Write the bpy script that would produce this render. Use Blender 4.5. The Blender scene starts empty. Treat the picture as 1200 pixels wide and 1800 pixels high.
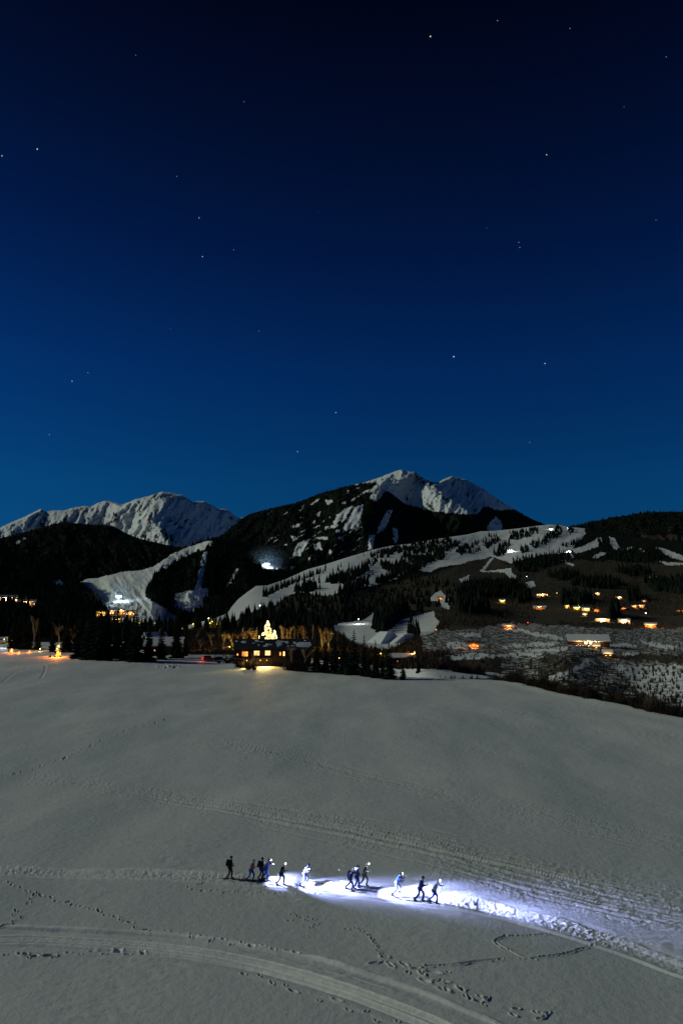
import bpy, math, random
import numpy as np
from mathutils import Vector, Matrix

random.seed(7)
rng = np.random.default_rng(7)
sc = bpy.context.scene
col = sc.collection
R = math.radians

# ------------------------------------------------------------------ camera
PITCH = R(7.6)          # camera tilted slightly upwards
CAMZ = 22.3             # drone height above the snow field
FPX = 1200.0            # focal length in pixels of the 1200 x 1800 photograph
cam_d = bpy.data.cameras.new('camera')
cam_d.sensor_fit = 'VERTICAL'
cam_d.sensor_height = 36.0
cam_d.lens = 24.0
cam_d.clip_start = 0.5
cam_d.clip_end = 400000
cam = bpy.data.objects.new('camera', cam_d)
cam.location = (0, 0, CAMZ)
cam.rotation_euler = (math.pi / 2 + PITCH, 0, 0)
col.objects.link(cam)
sc.camera = cam

# ------------------------------------------------------------------ moonlit sky
MOON_EL = 23.0
MOON_AZ = -80.0         # degrees from +Y, negative = left of the view
world = bpy.data.worlds.new('World')
sc.world = world
world.use_nodes = True
nt = world.node_tree
for n in list(nt.nodes):
    nt.nodes.remove(n)
out = nt.nodes.new('ShaderNodeOutputWorld')
bg = nt.nodes.new('ShaderNodeBackground')
sky = nt.nodes.new('ShaderNodeTexSky')
sky.sky_type = 'NISHITA'
sky.sun_disc = False
sky.sun_elevation = R(MOON_EL)
sky.sun_rotation = R(MOON_AZ)
sky.altitude = 2400
sky.air_density = 1.0
sky.dust_density = 0.0
sky.ozone_density = 4.0
tc = nt.nodes.new('ShaderNodeTexCoord')
sep = nt.nodes.new('ShaderNodeSeparateXYZ')
nt.links.new(tc.outputs['Generated'], sep.inputs[0])
ramp = nt.nodes.new('ShaderNodeValToRGB')      # the night air thins out and darkens towards the zenith
RAMP = [(0.00, (0.018, 0.23, 0.42)), (0.10, (0.018, 0.27, 0.52)), (0.17, (0.018, 0.31, 0.58)), (0.33, (0.016, 0.24, 0.59)),
        (0.47, (0.017, 0.135, 0.38)), (0.60, (0.020, 0.076, 0.20)), (0.70, (0.022, 0.036, 0.092)), (1.0, (0.016, 0.020, 0.056))]
els = ramp.color_ramp.elements
while len(els) < len(RAMP):
    els.new(0.5)
for e, (p, c) in zip(els, RAMP):
    e.position = p
    e.color = (c[0], c[1], c[2], 1)
nt.links.new(sep.outputs['Z'], ramp.inputs['Fac'])
mul = nt.nodes.new('ShaderNodeMix')
mul.data_type = 'RGBA'
mul.blend_type = 'MULTIPLY'
mul.inputs['Factor'].default_value = 1.0
nt.links.new(sky.outputs['Color'], mul.inputs['A'])
nt.links.new(ramp.outputs['Color'], mul.inputs['B'])
nt.links.new(mul.outputs['Result'], bg.inputs['Color'])
bg.inputs['Strength'].default_value = 0.05
nt.links.new(bg.outputs[0], out.inputs['Surface'])

# ------------------------------------------------------------------ the moon as the one sun lamp
sun_d = bpy.data.lights.new('moon', 'SUN')
sun_d.energy = 1.25
sun_d.color = (0.91, 1.0, 0.79)
sun_d.angle = R(0.5)
moon = bpy.data.objects.new('moon', sun_d)
_el, _az = R(MOON_EL), R(MOON_AZ)
MOONDIR = Vector((math.sin(_az) * math.cos(_el), math.cos(_az) * math.cos(_el), math.sin(_el)))
moon.rotation_euler = MOONDIR.to_track_quat('Z', 'Y').to_euler()
moon.location = (-60, 20, 60)
col.objects.link(moon)

sc.view_settings.view_transform = 'Standard'
sc.view_settings.look = 'None'
sc.view_settings.exposure = 0.0
sc.view_settings.gamma = 1.0
sc.view_settings.use_curve_mapping = False
sc.cycles.use_denoising = True
sc.cycles.max_bounces = 4
sc.cycles.diffuse_bounces = 1
sc.cycles.glossy_bounces = 2
sc.cycles.sample_clamp_indirect = 3.0
sc.cycles.use_light_tree = True
sc.cycles.caustics_reflective = False
sc.cycles.caustics_refractive = False

# ------------------------------------------------------------------ helpers
CP, SP = math.cos(PITCH), math.sin(PITCH)


def raydir(px, py):
    """unit-horizontal-range direction through a photograph position: (sin az, cos az, tan el)"""
    x = (np.asarray(px, float) - 600.0) / FPX
    v = (900.0 - np.asarray(py, float)) / FPX
    y = CP - v * SP
    z = SP + v * CP
    h = np.hypot(x, y)
    return x / h, y / h, z / h


def at(px, py, r):
    sx, sy, tz = raydir(px, py)
    return np.stack([sx * r, sy * r, CAMZ + tz * r], -1)


def _hash(ix, iy, seed):
    h = (ix.astype(np.int64) * 374761393 + iy.astype(np.int64) * 668265263 + seed * 1442695041) & 0xFFFFFFFF
    h = ((h ^ (h >> 13)) * 1274126177) & 0xFFFFFFFF
    return ((h ^ (h >> 16)) & 0xFFFFFF) / float(0xFFFFFF)


def noise2(x, y, seed=0):
    x = np.asarray(x, float)
    y = np.asarray(y, float)
    ix, iy = np.floor(x), np.floor(y)
    fx, fy = x - ix, y - iy
    u, v = fx * fx * fx * (fx * (fx * 6 - 15) + 10), fy * fy * fy * (fy * (fy * 6 - 15) + 10)

    def g(dx, dy):
        a = _hash(ix + dx, iy + dy, seed) * 2 * math.pi
        return np.cos(a) * (fx - dx) + np.sin(a) * (fy - dy)
    a = g(0, 0) * (1 - u) + g(1, 0) * u
    b = g(0, 1) * (1 - u) + g(1, 1) * u
    return (a * (1 - v) + b * v) * 1.5


def fbm(x, y, seed=0, o=4, gain=0.5):
    s, a = 0, 1.0
    for k in range(o):
        s = s + a * noise2(x * 2 ** k, y * 2 ** k, seed + k * 17)
        a *= gain
    return s


def ridged(x, y, seed=0, o=4, gain=0.5):
    s, a = 0, 1.0
    for k in range(o):
        s = s + a * (1 - 2 * np.abs(noise2(x * 2 ** k, y * 2 ** k, seed + k * 31)))
        a *= gain
    return s


def tps(ctrl, lam=0.02):
    """thin-plate surface through (px, py, r) control points, in log r"""
    c = np.array(ctrl, float)
    X = c[:, :2] / 100.0
    n = len(c)
    d2 = ((X[:, None] - X[None]) ** 2).sum(-1)
    K = np.where(d2 > 0, 0.5 * d2 * np.log(d2 + 1e-12), 0) + np.eye(n) * lam
    Pm = np.hstack([np.ones((n, 1)), X])
    A = np.zeros((n + 3, n + 3))
    A[:n, :n] = K
    A[:n, n:] = Pm
    A[n:, :n] = Pm.T
    s = np.linalg.solve(A, np.concatenate([np.log(c[:, 2]), np.zeros(3)]))

    def f(px, py):
        px, py = np.broadcast_arrays(np.asarray(px, float), np.asarray(py, float))
        x, y = px / 100.0, py / 100.0
        v = s[n] + s[n + 1] * x + s[n + 2] * y
        for k in range(n):
            q = (x - X[k, 0]) ** 2 + (y - X[k, 1]) ** 2
            v = v + s[k] * 0.5 * q * np.log(q + 1e-12)
        return np.exp(v)
    return f


def polydist(px, py, pts):
    """distance to a polyline, side (+ = right of its direction on the picture), position along it 0..1"""
    px = np.asarray(px, float)
    py = np.asarray(py, float)
    best = np.full(np.broadcast(px, py).shape, 1e9)
    side = np.zeros_like(best)
    along = np.zeros_like(best)
    L = [0]
    for (a, b) in zip(pts[:-1], pts[1:]):
        L.append(L[-1] + math.hypot(b[0] - a[0], b[1] - a[1]))
    for k, (a, b) in enumerate(zip(pts[:-1], pts[1:])):
        dx, dy = b[0] - a[0], b[1] - a[1]
        l2 = dx * dx + dy * dy
        t = np.clip(((px - a[0]) * dx + (py - a[1]) * dy) / l2, 0, 1)
        d = np.hypot(px - a[0] - t * dx, py - a[1] - t * dy)
        cr = dx * (py - a[1]) - dy * (px - a[0])
        m = d < best
        best = np.where(m, d, best)
        side = np.where(m, np.where(cr > 0, -1.0, 1.0), side)
        along = np.where(m, (L[k] + t * math.sqrt(l2)) / L[-1], along)
    return best, side, along


def inpoly(px, py, poly):
    px = np.asarray(px, float)
    py = np.asarray(py, float)
    res = np.zeros(np.broadcast(px, py).shape, bool)
    n = len(poly)
    for k in range(n):
        x0, y0 = poly[k]
        x1, y1 = poly[(k + 1) % n]
        if y0 == y1:
            continue
        c = ((y0 > py) != (y1 > py)) & (px < (x1 - x0) * (py - y0) / (y1 - y0) + x0)
        res ^= c
    return res


def inpolys(px, py, polys, jit=1.2, seed=3):
    jx = px + jit * fbm(px / 5.0, py / 5.0, seed, 2)
    jy = py + jit * 0.7 * fbm(px / 5.0, py / 5.0, seed + 50, 2) + jit * 1.1 * fbm(px / 19.0, py / 11.0, seed + 70, 2)
    res = np.zeros(np.broadcast(px, py).shape, bool)
    for p in polys:
        a = np.array(p)
        m = (px > a[:, 0].min() - 4) & (px < a[:, 0].max() + 4) & (py > a[:, 1].min() - 4) & (py < a[:, 1].max() + 4)
        if m.any():
            res[m] |= inpoly(jx[m], jy[m], p)
    return res


def link(o, parent=None):
    col.objects.link(o)
    if parent is not None:
        o.parent = parent
    return o


def np_mesh(name, verts, faces, mat=None, smooth=False, attrs=None):
    """mesh from a vertex array and one face array (triangles or quads)"""
    verts = np.ascontiguousarray(verts, np.float32).reshape(-1, 3)
    faces = np.ascontiguousarray(faces, np.int32)
    k = faces.shape[1]
    me = bpy.data.meshes.new(name)
    me.vertices.add(len(verts))
    me.vertices.foreach_set('co', verts.ravel())
    me.loops.add(faces.size)
    me.loops.foreach_set('vertex_index', faces.ravel())
    me.polygons.add(len(faces))
    me.polygons.foreach_set('loop_start', np.arange(0, faces.size, k, dtype=np.int32))
    me.update(calc_edges=True)
    me.polygons.foreach_set('use_smooth', np.full(len(faces), smooth))
    for an, av in (attrs or {}).items():
        a = me.attributes.new(an, 'FLOAT', 'POINT')
        a.data.foreach_set('value', np.ascontiguousarray(av, np.float32).ravel())
    if mat:
        me.materials.append(mat)
    me.validate()
    return me


def grid_faces(nr, nc, flip=False):
    i = np.arange(nr - 1)[:, None] * nc + np.arange(nc - 1)[None]
    f = np.stack([i, i + nc, i + nc + 1, i + 1], -1).reshape(-1, 4)
    return f[:, ::-1] if flip else f


def tag(o, label=None, cat=None, group=None, kind=None):
    if label:
        o['label'] = label
    if cat:
        o['category'] = cat
    if group:
        o['group'] = group
    if kind:
        o['kind'] = kind
    return o


def empty(name, loc, rz=0.0):
    o = bpy.data.objects.new(name, None)
    o.empty_display_size = 0.2
    o.location = loc
    o.rotation_euler = (0, 0, rz)
    return link(o)


def copy_tree(o, parent=None):
    c = o.copy()
    col.objects.link(c)
    if parent is not None:
        c.parent = parent
    for ch in [x for x in o.children]:
        copy_tree(ch, c)
    return c


class MB:
    """collects faces of one mesh"""
    def __init__(s):
        s.v, s.f = [], []

    def add(s, vs, fs):
        b = len(s.v)
        s.v += [tuple(p) for p in vs]
        s.f += [tuple(b + i for i in f) for f in fs]
        return s

    def box(s, c, d, rz=0.0, taper=1.0):
        x, y, z = d[0] / 2, d[1] / 2, d[2] / 2
        vs = []
        for k, t in ((-1, 1.0), (1, taper)):
            for (a, b) in ((-1, -1), (1, -1), (1, 1), (-1, 1)):
                X, Y = a * x * t, b * y * t
                vs.append((c[0] + X * math.cos(rz) - Y * math.sin(rz), c[1] + X * math.sin(rz) + Y * math.cos(rz), c[2] + k * z))
        return s.add(vs, [(3, 2, 1, 0), (4, 5, 6, 7), (0, 1, 5, 4), (1, 2, 6, 5), (2, 3, 7, 6), (3, 0, 4, 7)])

    def tube(s, p0, p1, r0, r1, n=6, caps=True):
        p0, p1 = Vector(p0), Vector(p1)
        d = (p1 - p0)
        if d.length < 1e-6:
            return s
        d.normalize()
        u = d.orthogonal().normalized()
        w = d.cross(u)
        vs = []
        for p, r in ((p0, r0), (p1, r1)):
            for k in range(n):
                a = 2 * math.pi * k / n
                vs.append(p + u * (math.cos(a) * r) + w * (math.sin(a) * r))
        fs = [(k, (k + 1) % n, n + (k + 1) % n, n + k) for k in range(n)]
        if caps:
            fs += [tuple(range(n))[::-1], tuple(range(n, 2 * n))]
        return s.add(vs, fs)

    def ball(s, c, r, n=8, m=5, sq=(1, 1, 1)):
        vs = [(c[0], c[1], c[2] - r * sq[2])]
        for j in range(1, m):
            t = math.pi * j / m
            for k in range(n):
                a = 2 * math.pi * k / n
                vs.append((c[0] + r * sq[0] * math.sin(t) * math.cos(a), c[1] + r * sq[1] * math.sin(t) * math.sin(a), c[2] - r * sq[2] * math.cos(t)))
        vs.append((c[0], c[1], c[2] + r * sq[2]))
        fs = [(0, 1 + (k + 1) % n, 1 + k) for k in range(n)]
        for j in range(m - 2):
            for k in range(n):
                a, b = 1 + j * n + k, 1 + j * n + (k + 1) % n
                fs.append((a, b, b + n, a + n))
        t = len(vs) - 1
        b = 1 + (m - 2) * n
        fs += [(b + k, b + (k + 1) % n, t) for k in range(n)]
        return s.add(vs, fs)

    def prism(s, prof, x0, x1):
        """(y, z) outline swept along x"""
        n = len(prof)
        vs = [(x0, y, z) for y, z in prof] + [(x1, y, z) for y, z in prof]
        fs = [tuple(range(n)), tuple(range(n, 2 * n))[::-1]] + [(k, n + k, n + (k + 1) % n, (k + 1) % n) for k in range(n)]
        return s.add(vs, fs)

    def mesh(s, name, mat, smooth=False):
        me = bpy.data.meshes.new(name)
        me.from_pydata(s.v, [], s.f)
        me.validate()
        if smooth:
            for p in me.polygons:
                p.use_smooth = True
        if mat:
            me.materials.append(mat)
        me.update()
        return me

    def build(s, name, mat, parent=None, smooth=False):
        return link(bpy.data.objects.new(name, s.mesh(name, mat, smooth)), parent)


# ------------------------------------------------------------------ materials
def principled(name, color, rough=0.8, spec=0.1, var=0.0, scale=5.0, bump=0.0, metallic=0.0):
    m = bpy.data.materials.new(name)
    m.use_nodes = True
    t = m.node_tree
    b = t.nodes['Principled BSDF']
    b.inputs['Base Color'].default_value = (*color, 1)
    b.inputs['Roughness'].default_value = rough
    b.inputs['Specular IOR Level'].default_value = spec
    b.inputs['Metallic'].default_value = metallic
    if var or bump:
        co = t.nodes.new('ShaderNodeTexCoord')
        nz = t.nodes.new('ShaderNodeTexNoise')
        nz.inputs['Scale'].default_value = scale
        nz.inputs['Detail'].default_value = 5
        t.links.new(co.outputs['Object'], nz.inputs['Vector'])
        if var:
            mx = t.nodes.new('ShaderNodeMix')
            mx.data_type = 'RGBA'
            mx.inputs['A'].default_value = (*[c * (1 - var) for c in color], 1)
            mx.inputs['B'].default_value = (*[min(1, c * (1 + var)) for c in color], 1)
            t.links.new(nz.outputs['Fac'], mx.inputs['Factor'])
            t.links.new(mx.outputs['Result'], b.inputs['Base Color'])
        if bump:
            bp = t.nodes.new('ShaderNodeBump')
            bp.inputs['Strength'].default_value = bump
            t.links.new(nz.outputs['Fac'], bp.inputs['Height'])
            t.links.new(bp.outputs['Normal'], b.inputs['Normal'])
    return m


def emit(name, color, strength, sample=False):
    m = bpy.data.materials.new(name)
    m.use_nodes = True
    t = m.node_tree
    b = t.nodes['Principled BSDF']
    b.inputs['Base Color'].default_value = (0.02, 0.02, 0.02, 1)
    b.inputs['Emission Color'].default_value = (*color, 1)
    b.inputs['Emission Strength'].default_value = strength
    m.cycles.emission_sampling = 'AUTO' if sample else 'NONE'
    return m


def terrain_mat(name, snow, wood, speck_scale, bump_scale=0.05, bump=0.3, bare=(0.055, 0.045, 0.035)):
    """snow where the 'snow' attribute is 1, wooded ground where it is 0, mottled in between; 'bare' turns wood into leafless scrub"""
    m = bpy.data.materials.new(name)
    m.use_nodes = True
    t = m.node_tree
    b = t.nodes['Principled BSDF']
    b.inputs['Roughness'].default_value = 0.85
    b.inputs['Specular IOR Level'].default_value = 0.0
    at_ = t.nodes.new('ShaderNodeAttribute')
    at_.attribute_name = 'snow'
    ab = t.nodes.new('ShaderNodeAttribute')
    ab.attribute_name = 'bare'
    geo = t.nodes.new('ShaderNodeNewGeometry')
    nz = t.nodes.new('ShaderNodeTexNoise')
    nz.inputs['Scale'].default_value = speck_scale
    nz.inputs['Detail'].default_value = 6
    nz.inputs['Roughness'].default_value = 0.65
    t.links.new(geo.outputs['Position'], nz.inputs['Vector'])
    # threshold the noise with the attribute
    a1 = t.nodes.new('ShaderNodeMath')
    a1.operation = 'MULTIPLY_ADD'
    a1.inputs[1].default_value = 1.5
    a1.inputs[2].default_value = -0.25
    t.links.new(at_.outputs['Fac'], a1.inputs[0])
    a2 = t.nodes.new('ShaderNodeMath')
    a2.operation = 'SUBTRACT'
    t.links.new(a1.outputs[0], a2.inputs[0])
    t.links.new(nz.outputs['Fac'], a2.inputs[1])
    a3 = t.nodes.new('ShaderNodeMath')
    a3.operation = 'MULTIPLY_ADD'
    a3.use_clamp = True
    a3.inputs[1].default_value = 9.0
    a3.inputs[2].default_value = 0.5
    t.links.new(a2.outputs[0], a3.inputs[0])
    nz2 = t.nodes.new('ShaderNodeTexNoise')
    nz2.inputs['Scale'].default_value = speck_scale * 0.35
    nz2.inputs['Detail'].default_value = 4
    t.links.new(geo.outputs['Position'], nz2.inputs['Vector'])
    mw = t.nodes.new('ShaderNodeMix')
    mw.data_type = 'RGBA'
    mw.inputs['A'].default_value = (*wood, 1)
    mw.inputs['B'].default_value = (*bare, 1)
    t.links.new(ab.outputs['Fac'], mw.inputs['Factor'])
    ms = t.nodes.new('ShaderNodeMix')
    ms.data_type = 'RGBA'
    ms.inputs['A'].default_value = (*[c * 0.88 for c in snow], 1)
    ms.inputs['B'].default_value = (*snow, 1)
    t.links.new(nz2.outputs['Fac'], ms.inputs['Factor'])
    mx = t.nodes.new('ShaderNodeMix')
    mx.data_type = 'RGBA'
    t.links.new(a3.outputs[0], mx.inputs['Factor'])
    t.links.new(mw.outputs['Result'], mx.inputs['A'])
    t.links.new(ms.outputs['Result'], mx.inputs['B'])
    t.links.new(mx.outputs['Result'], b.inputs['Base Color'])
    nb = t.nodes.new('ShaderNodeTexNoise')
    nb.inputs['Scale'].default_value = bump_scale
    nb.inputs['Detail'].default_value = 8
    nb.inputs['Roughness'].default_value = 0.6
    t.links.new(geo.outputs['Position'], nb.inputs['Vector'])
    bp = t.nodes.new('ShaderNodeBump')
    bp.inputs['Strength'].default_value = bump
    bp.inputs['Distance'].default_value = 0.4 / bump_scale
    t.links.new(nb.outputs['Fac'], bp.inputs['Height'])
    t.links.new(bp.outputs['Normal'], b.inputs['Normal'])
    return m


SNOW = (0.80, 0.81, 0.80)
WOOD = (0.018, 0.022, 0.018)

# ================================================================== TERRAIN
class Layer:
    """a hill or mountain: its skyline, its foot and the ground range at every point between"""
    def __init__(s, name, top, bottom, ctrl, step, mat, ridges=(), relief=(), snow=(), semi=(), bare=(), crest_round=30.0, back=1200.0, back_drop=0.45, base_snow=0.0, jit=1.2, seed=1, crag=0.0, rock=0.0):
        s.rock = rock
        s.name, s.ridges, s.relief, s.seed = name, ridges, relief, seed
        s.snow, s.semi, s.bare, s.jit, s.base_snow = snow, semi, bare, jit, base_snow
        s.topx, s.topy = np.array(top, float).T
        s.botx, s.boty = np.array(bottom, float).T
        s.D0 = tps(ctrl)
        s.crag = crag
        x0, x1 = s.topx[0], s.topx[-1]
        nx = int((x1 - x0) / step) + 1
        px = np.linspace(x0, x1, nx)
        ty, by = s.top(px), np.interp(px, s.botx, s.boty)
        ny = max(8, int((by - ty).max() / step) + 1)
        v = np.linspace(0, 1, ny) ** 1.08
        PX = np.broadcast_to(px, (ny, nx))
        PY = ty + (by - ty) * v[:, None]
        r = s.D(PX, PY)
        P = at(PX, PY, r)
        sn, br = s.masks(PX, PY)
        # the far side, falling away behind the crest
        nb = 7
        bx = []
        sx, sy, tz = raydir(px, ty)
        for k in range(nb, 0, -1):
            t = k / nb
            rr = r[0] + back * t ** 1.4
            z = P[0, :, 2] - back_drop * back * t ** 1.8
            bx.append(np.stack([sx * rr, sy * rr, z], -1))
        V = np.concatenate([np.array(bx), P], 0)
        sn = np.concatenate([np.repeat(sn[:1], nb, 0), sn], 0)
        br = np.concatenate([np.repeat(br[:1], nb, 0), br], 0)
        me = np_mesh(name, V, grid_faces(ny + nb, nx), mat, True, {'snow': sn, 'bare': br})
        s.o = tag(link(bpy.data.objects.new(name, me)), kind='structure')

    def top(s, px):
        t = np.interp(px, s.topx, s.topy)
        if s.crag:
            t = t + s.crag * fbm(np.asarray(px) / 9.0, np.asarray(px) * 0 + s.seed, s.seed + 5, 3)
        return t

    def D(s, px, py):
        px, py = np.broadcast_arrays(np.asarray(px, float), np.asarray(py, float))
        r = s.D0(px, py)
        t = np.interp(px, s.topx, s.topy)
        fade = np.clip((py - t) / 5.0 + 0.3, 0, 1)
        off = np.zeros_like(r)
        for (pts, amp, wl, wr) in s.ridges:
            # wobble the line a little so that no ridge is ruler-straight
            d, side, al = polydist(px + 3.5 * fbm(px / 14, py / 14, s.seed + 9, 3), py + 2.0 * fbm(px / 14, py / 14, s.seed + 12, 3), pts)
            w = np.where(side > 0, wr, wl)
            off -= amp * np.clip(1 - d / w, 0, None) * np.clip(0.6 + 1.5 * al, 0, 1)
        for (kind, amp, fx, fy, rot, sd) in s.relief:
            c, sn = math.cos(rot), math.sin(rot)
            u, w = (px * c + py * sn) / fx, (-px * sn + py * c) / fy
            off -= amp * (ridged(u, w, sd) if kind == 'r' else fbm(u, w, sd)) * (np.clip(r - 380, 0, None) / 1000.0 if kind == 'p' else 1.0)
        return r + off * fade

    def masks(s, PX, PY):
        sn = np.full(PX.shape, s.base_snow, float)
        for (poly, val) in s.semi:
            m = inpolys(PX, PY, [poly], s.jit * 2.5, s.seed + 4)
            sn[m] = val
        m = inpolys(PX, PY, s.snow, s.jit, s.seed)
        sn[m] = 1.0
        if s.rock:
            sn -= s.rock * np.clip(ridged(PX / 9 + PY / 16, PY / 34 - PX / 44, s.seed + 2, 3, 0.6) + 0.5 * fbm(PX / 40, PY / 30, s.seed + 6, 2) - 0.25, 0, 1.4) * (sn > 0.9)
        br = np.zeros(PX.shape)
        m = inpolys(PX, PY, s.bare, s.jit * 2, s.seed + 8)
        br[m] = 1.0
        return sn, br

    def pos(s, px, py):
        return at(px, py, s.D(px, py))


M_ALP = terrain_mat('alpine_snow', (0.86, 0.87, 0.85), (0.05, 0.047, 0.043), 0.025, 0.004, 0.22)
M_MTN = terrain_mat('mountain_snow_and_forest', (0.84, 0.85, 0.84), WOOD, 0.03, 0.006, 0.12)
M_HILL = terrain_mat('ski_hill_snow_and_scrub', (0.84, 0.85, 0.84), WOOD, 0.30, 0.03, 0.15, bare=(0.075, 0.064, 0.050))
M_DARK = terrain_mat('forest_ridge', (0.8, 0.81, 0.8), WOOD, 0.02, 0.01, 0.4)

# ---- far snowy massif on the left
massif = Layer('snowy_massif',
    top=[(-260, 960), (-80, 950), (-30, 938), (0, 928), (10, 923), (28, 915), (45, 908), (60, 900), (73, 894), (80, 899), (100, 897), (115, 897), (130, 892), (150, 889), (160, 891), (170, 885), (185, 880), (198, 882), (215, 887), (225, 883), (240, 877), (262, 872), (285, 864), (300, 866), (318, 870), (330, 876), (341, 884), (346, 881), (358, 881), (370, 886), (385, 895), (391, 894), (402, 897), (411, 905), (420, 911), (428, 909), (450, 920), (600, 960)],
    bottom=[(-260, 1010), (600, 1030)],
    ctrl=[(0, 930, 12400), (73, 895, 12700), (185, 880, 12400), (285, 865, 12000), (360, 882, 12500), (420, 910, 13100), (150, 920, 11900), (250, 920, 11400), (330, 930, 11500), (420, 950, 12300), (0, 960, 11900), (200, 980, 10700), (380, 990, 11200), (600, 960, 13500), (600, 1020, 12500)],
    step=1.6, mat=M_ALP, base_snow=1.0, rock=0.42, crag=0.7, seed=21, back=2500,
    ridges=[([(285, 862), (282, 876), (292, 889), (303, 902), (312, 914), (330, 940)], 1500, 100, 110),
            ([(246, 894), (258, 902), (268, 915), (280, 930), (300, 962)], 520, 60, 34),
            ([(185, 878), (178, 890), (165, 905), (150, 925)], 420, 40, 44),
            ([(73, 892), (62, 904), (45, 916), (25, 935)], 400, 45, 44),
            ([(130, 890), (120, 903), (100, 925)], 420, 26, 30),
            ([(225, 882), (215, 895), (200, 915)], 350, 24, 26),
            ([(400, 895), (404, 905), (420, 920)], 300, 20, 20)],
    relief=[('r', 80, 26, 60, 0.5, 3), ('r', 30, 9, 26, 0.55, 8), ('r', 9, 4, 10, 0.5, 11)])

# ---- main peak with its forested flanks and cut runs
PEAK_SNOW = [
    [(620, 853), (650, 832), (705, 812), (830, 812), (870, 850), (905, 895), (880, 897), (850, 890), (838, 905), (800, 903), (770, 900), (735, 893), (712, 886), (692, 872), (680, 862), (672, 868), (668, 876), (660, 884), (648, 876), (654, 866), (641, 866), (626, 876), (614, 884), (618, 877), (634, 867), (652, 858), (664, 848), (650, 849), (636, 850)],
    [(592, 905), (605, 893), (624, 888), (612, 905), (600, 920), (590, 928), (570, 932), (572, 925), (585, 922)],
    [(622, 893), (638, 884), (636, 905), (634, 918), (630, 928), (612, 932), (600, 937), (604, 925), (612, 912)],
    [(555, 903), (563, 898), (562, 908), (556, 908)], [(571, 880), (582, 877), (586, 882), (575, 887)], [(600, 884), (609, 880), (606, 887), (600, 888)],
    [(546, 917), (556, 912), (554, 919), (548, 920)], [(512, 925), (530, 919), (526, 926), (514, 930)], [(625, 858), (632, 855), (630, 861), (624, 862)], [(610, 862), (614, 859), (613, 868), (609, 868)],
    [(508, 940), (518, 942), (524, 948), (515, 952), (512, 946)], [(513, 978), (520, 960), (522, 955), (535, 950), (545, 946), (539, 958), (532, 970), (528, 979), (520, 978)],
    [(552, 945), (575, 942), (578, 950), (560, 949)], [(552, 955), (562, 953), (566, 968), (551, 967)], [(572, 975), (580, 965), (584, 970), (582, 975)], [(593, 944), (603, 943), (602, 949), (593, 948)], [(540, 981), (548, 972), (545, 986)],
    [(500, 958), (504, 956), (504, 960), (500, 960)], [(589, 932), (598, 931), (598, 937), (590, 937)],
    [(648, 940), (660, 938), (658, 950), (655, 966), (647, 966)], [(660, 938), (670, 915), (680, 897), (690, 897), (680, 925), (674, 934)], [(690, 927), (698, 930), (701, 945), (695, 957), (689, 945)],
    [(855, 926), (862, 915), (870, 907), (880, 915), (883, 930), (870, 935), (856, 932)],
]
_g = np.random.default_rng(4)
for _k in range(46):     # thin openings in the forest of the flank
    _x, _y = _g.uniform(470, 640), _g.uniform(868, 985)
    _l, _w = _g.uniform(3, 11), _g.uniform(0.6, 1.7)
    PEAK_SNOW.append([(_x + _l * 0.8, _y - _l * 0.5), (_x + _l * 0.8 + _w, _y - _l * 0.5 + _w), (_x - _l * 0.6 + _w, _y + _l * 0.45 + _w), (_x - _l * 0.6, _y + _l * 0.45)])
main_peak = Layer('main_peak',
    top=[(240, 1010), (300, 985), (360, 957), (385, 943), (410, 925), (425, 912), (440, 903), (470, 895), (500, 888), (520, 884), (560, 868), (600, 857), (640, 848), (670, 838), (690, 830), (705, 825), (715, 829), (727, 829), (734, 833), (745, 841), (757, 847), (768, 848), (780, 842), (793, 837), (806, 841), (818, 843), (830, 849), (850, 860), (865, 871), (880, 881), (900, 893), (920, 905), (940, 915), (958, 922), (1010, 938), (1120, 985)],
    bottom=[(240, 1060), (430, 1040), (520, 1040), (640, 1005), (760, 985), (1010, 975), (1120, 1000)],
    ctrl=[(250, 1005, 7600), (410, 925, 7700), (470, 895, 7800), (560, 868, 7800), (640, 848, 7600), (705, 826, 7450), (735, 836, 7600), (768, 848, 7500), (793, 837, 8000), (822, 845, 8300), (850, 860, 8400), (900, 893, 9000), (958, 922, 9500),
          (300, 1040, 6900), (430, 1030, 6600), (520, 1010, 6500), (430, 960, 7200), (520, 930, 7250), (600, 900, 7150), (600, 960, 6600), (660, 880, 7050), (660, 940, 6450), (700, 870, 7250), (720, 885, 7200), (720, 910, 6950), (740, 950, 6700), (775, 880, 7150), (800, 900, 7000), (820, 940, 6800), (840, 912, 7050), (900, 930, 8900), (1010, 960, 9400), (1110, 990, 9400)],
    step=1.5, mat=M_MTN, snow=PEAK_SNOW, rock=0.40, crag=0.35, seed=5, back=2200, jit=1.3,
    ridges=[([(684, 846), (672, 848), (660, 858), (652, 874), (642, 896), (636, 925), (655, 960)], 330, 110, 46),
            ([(683, 847), (700, 849), (716, 843), (738, 832)], 50, 5, 20),
            ([(738, 831), (752, 846), (768, 860), (790, 876), (816, 893), (844, 915)], 380, 46, 60),
            ([(826, 846), (838, 858), (846, 870), (858, 890), (878, 908)], 230, 16, 40),
            ([(750, 848), (742, 864), (752, 884)], 30, 14, 14), ([(778, 868), (770, 882), (778, 900)], 34, 15, 14), ([(802, 884), (795, 894), (803, 910)], 30, 14, 14),
            ([(876, 905), (886, 918), (906, 935)], 300, 30, 24), ([(500, 886), (530, 930), (545, 980)], 350, 70, 70), ([(590, 858), (600, 900), (590, 940)], 250, 40, 40)],
    relief=[('r', 30, 20, 44, 0.5, 3), ('r', 9, 8, 18, 0.5, 9)])
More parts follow.
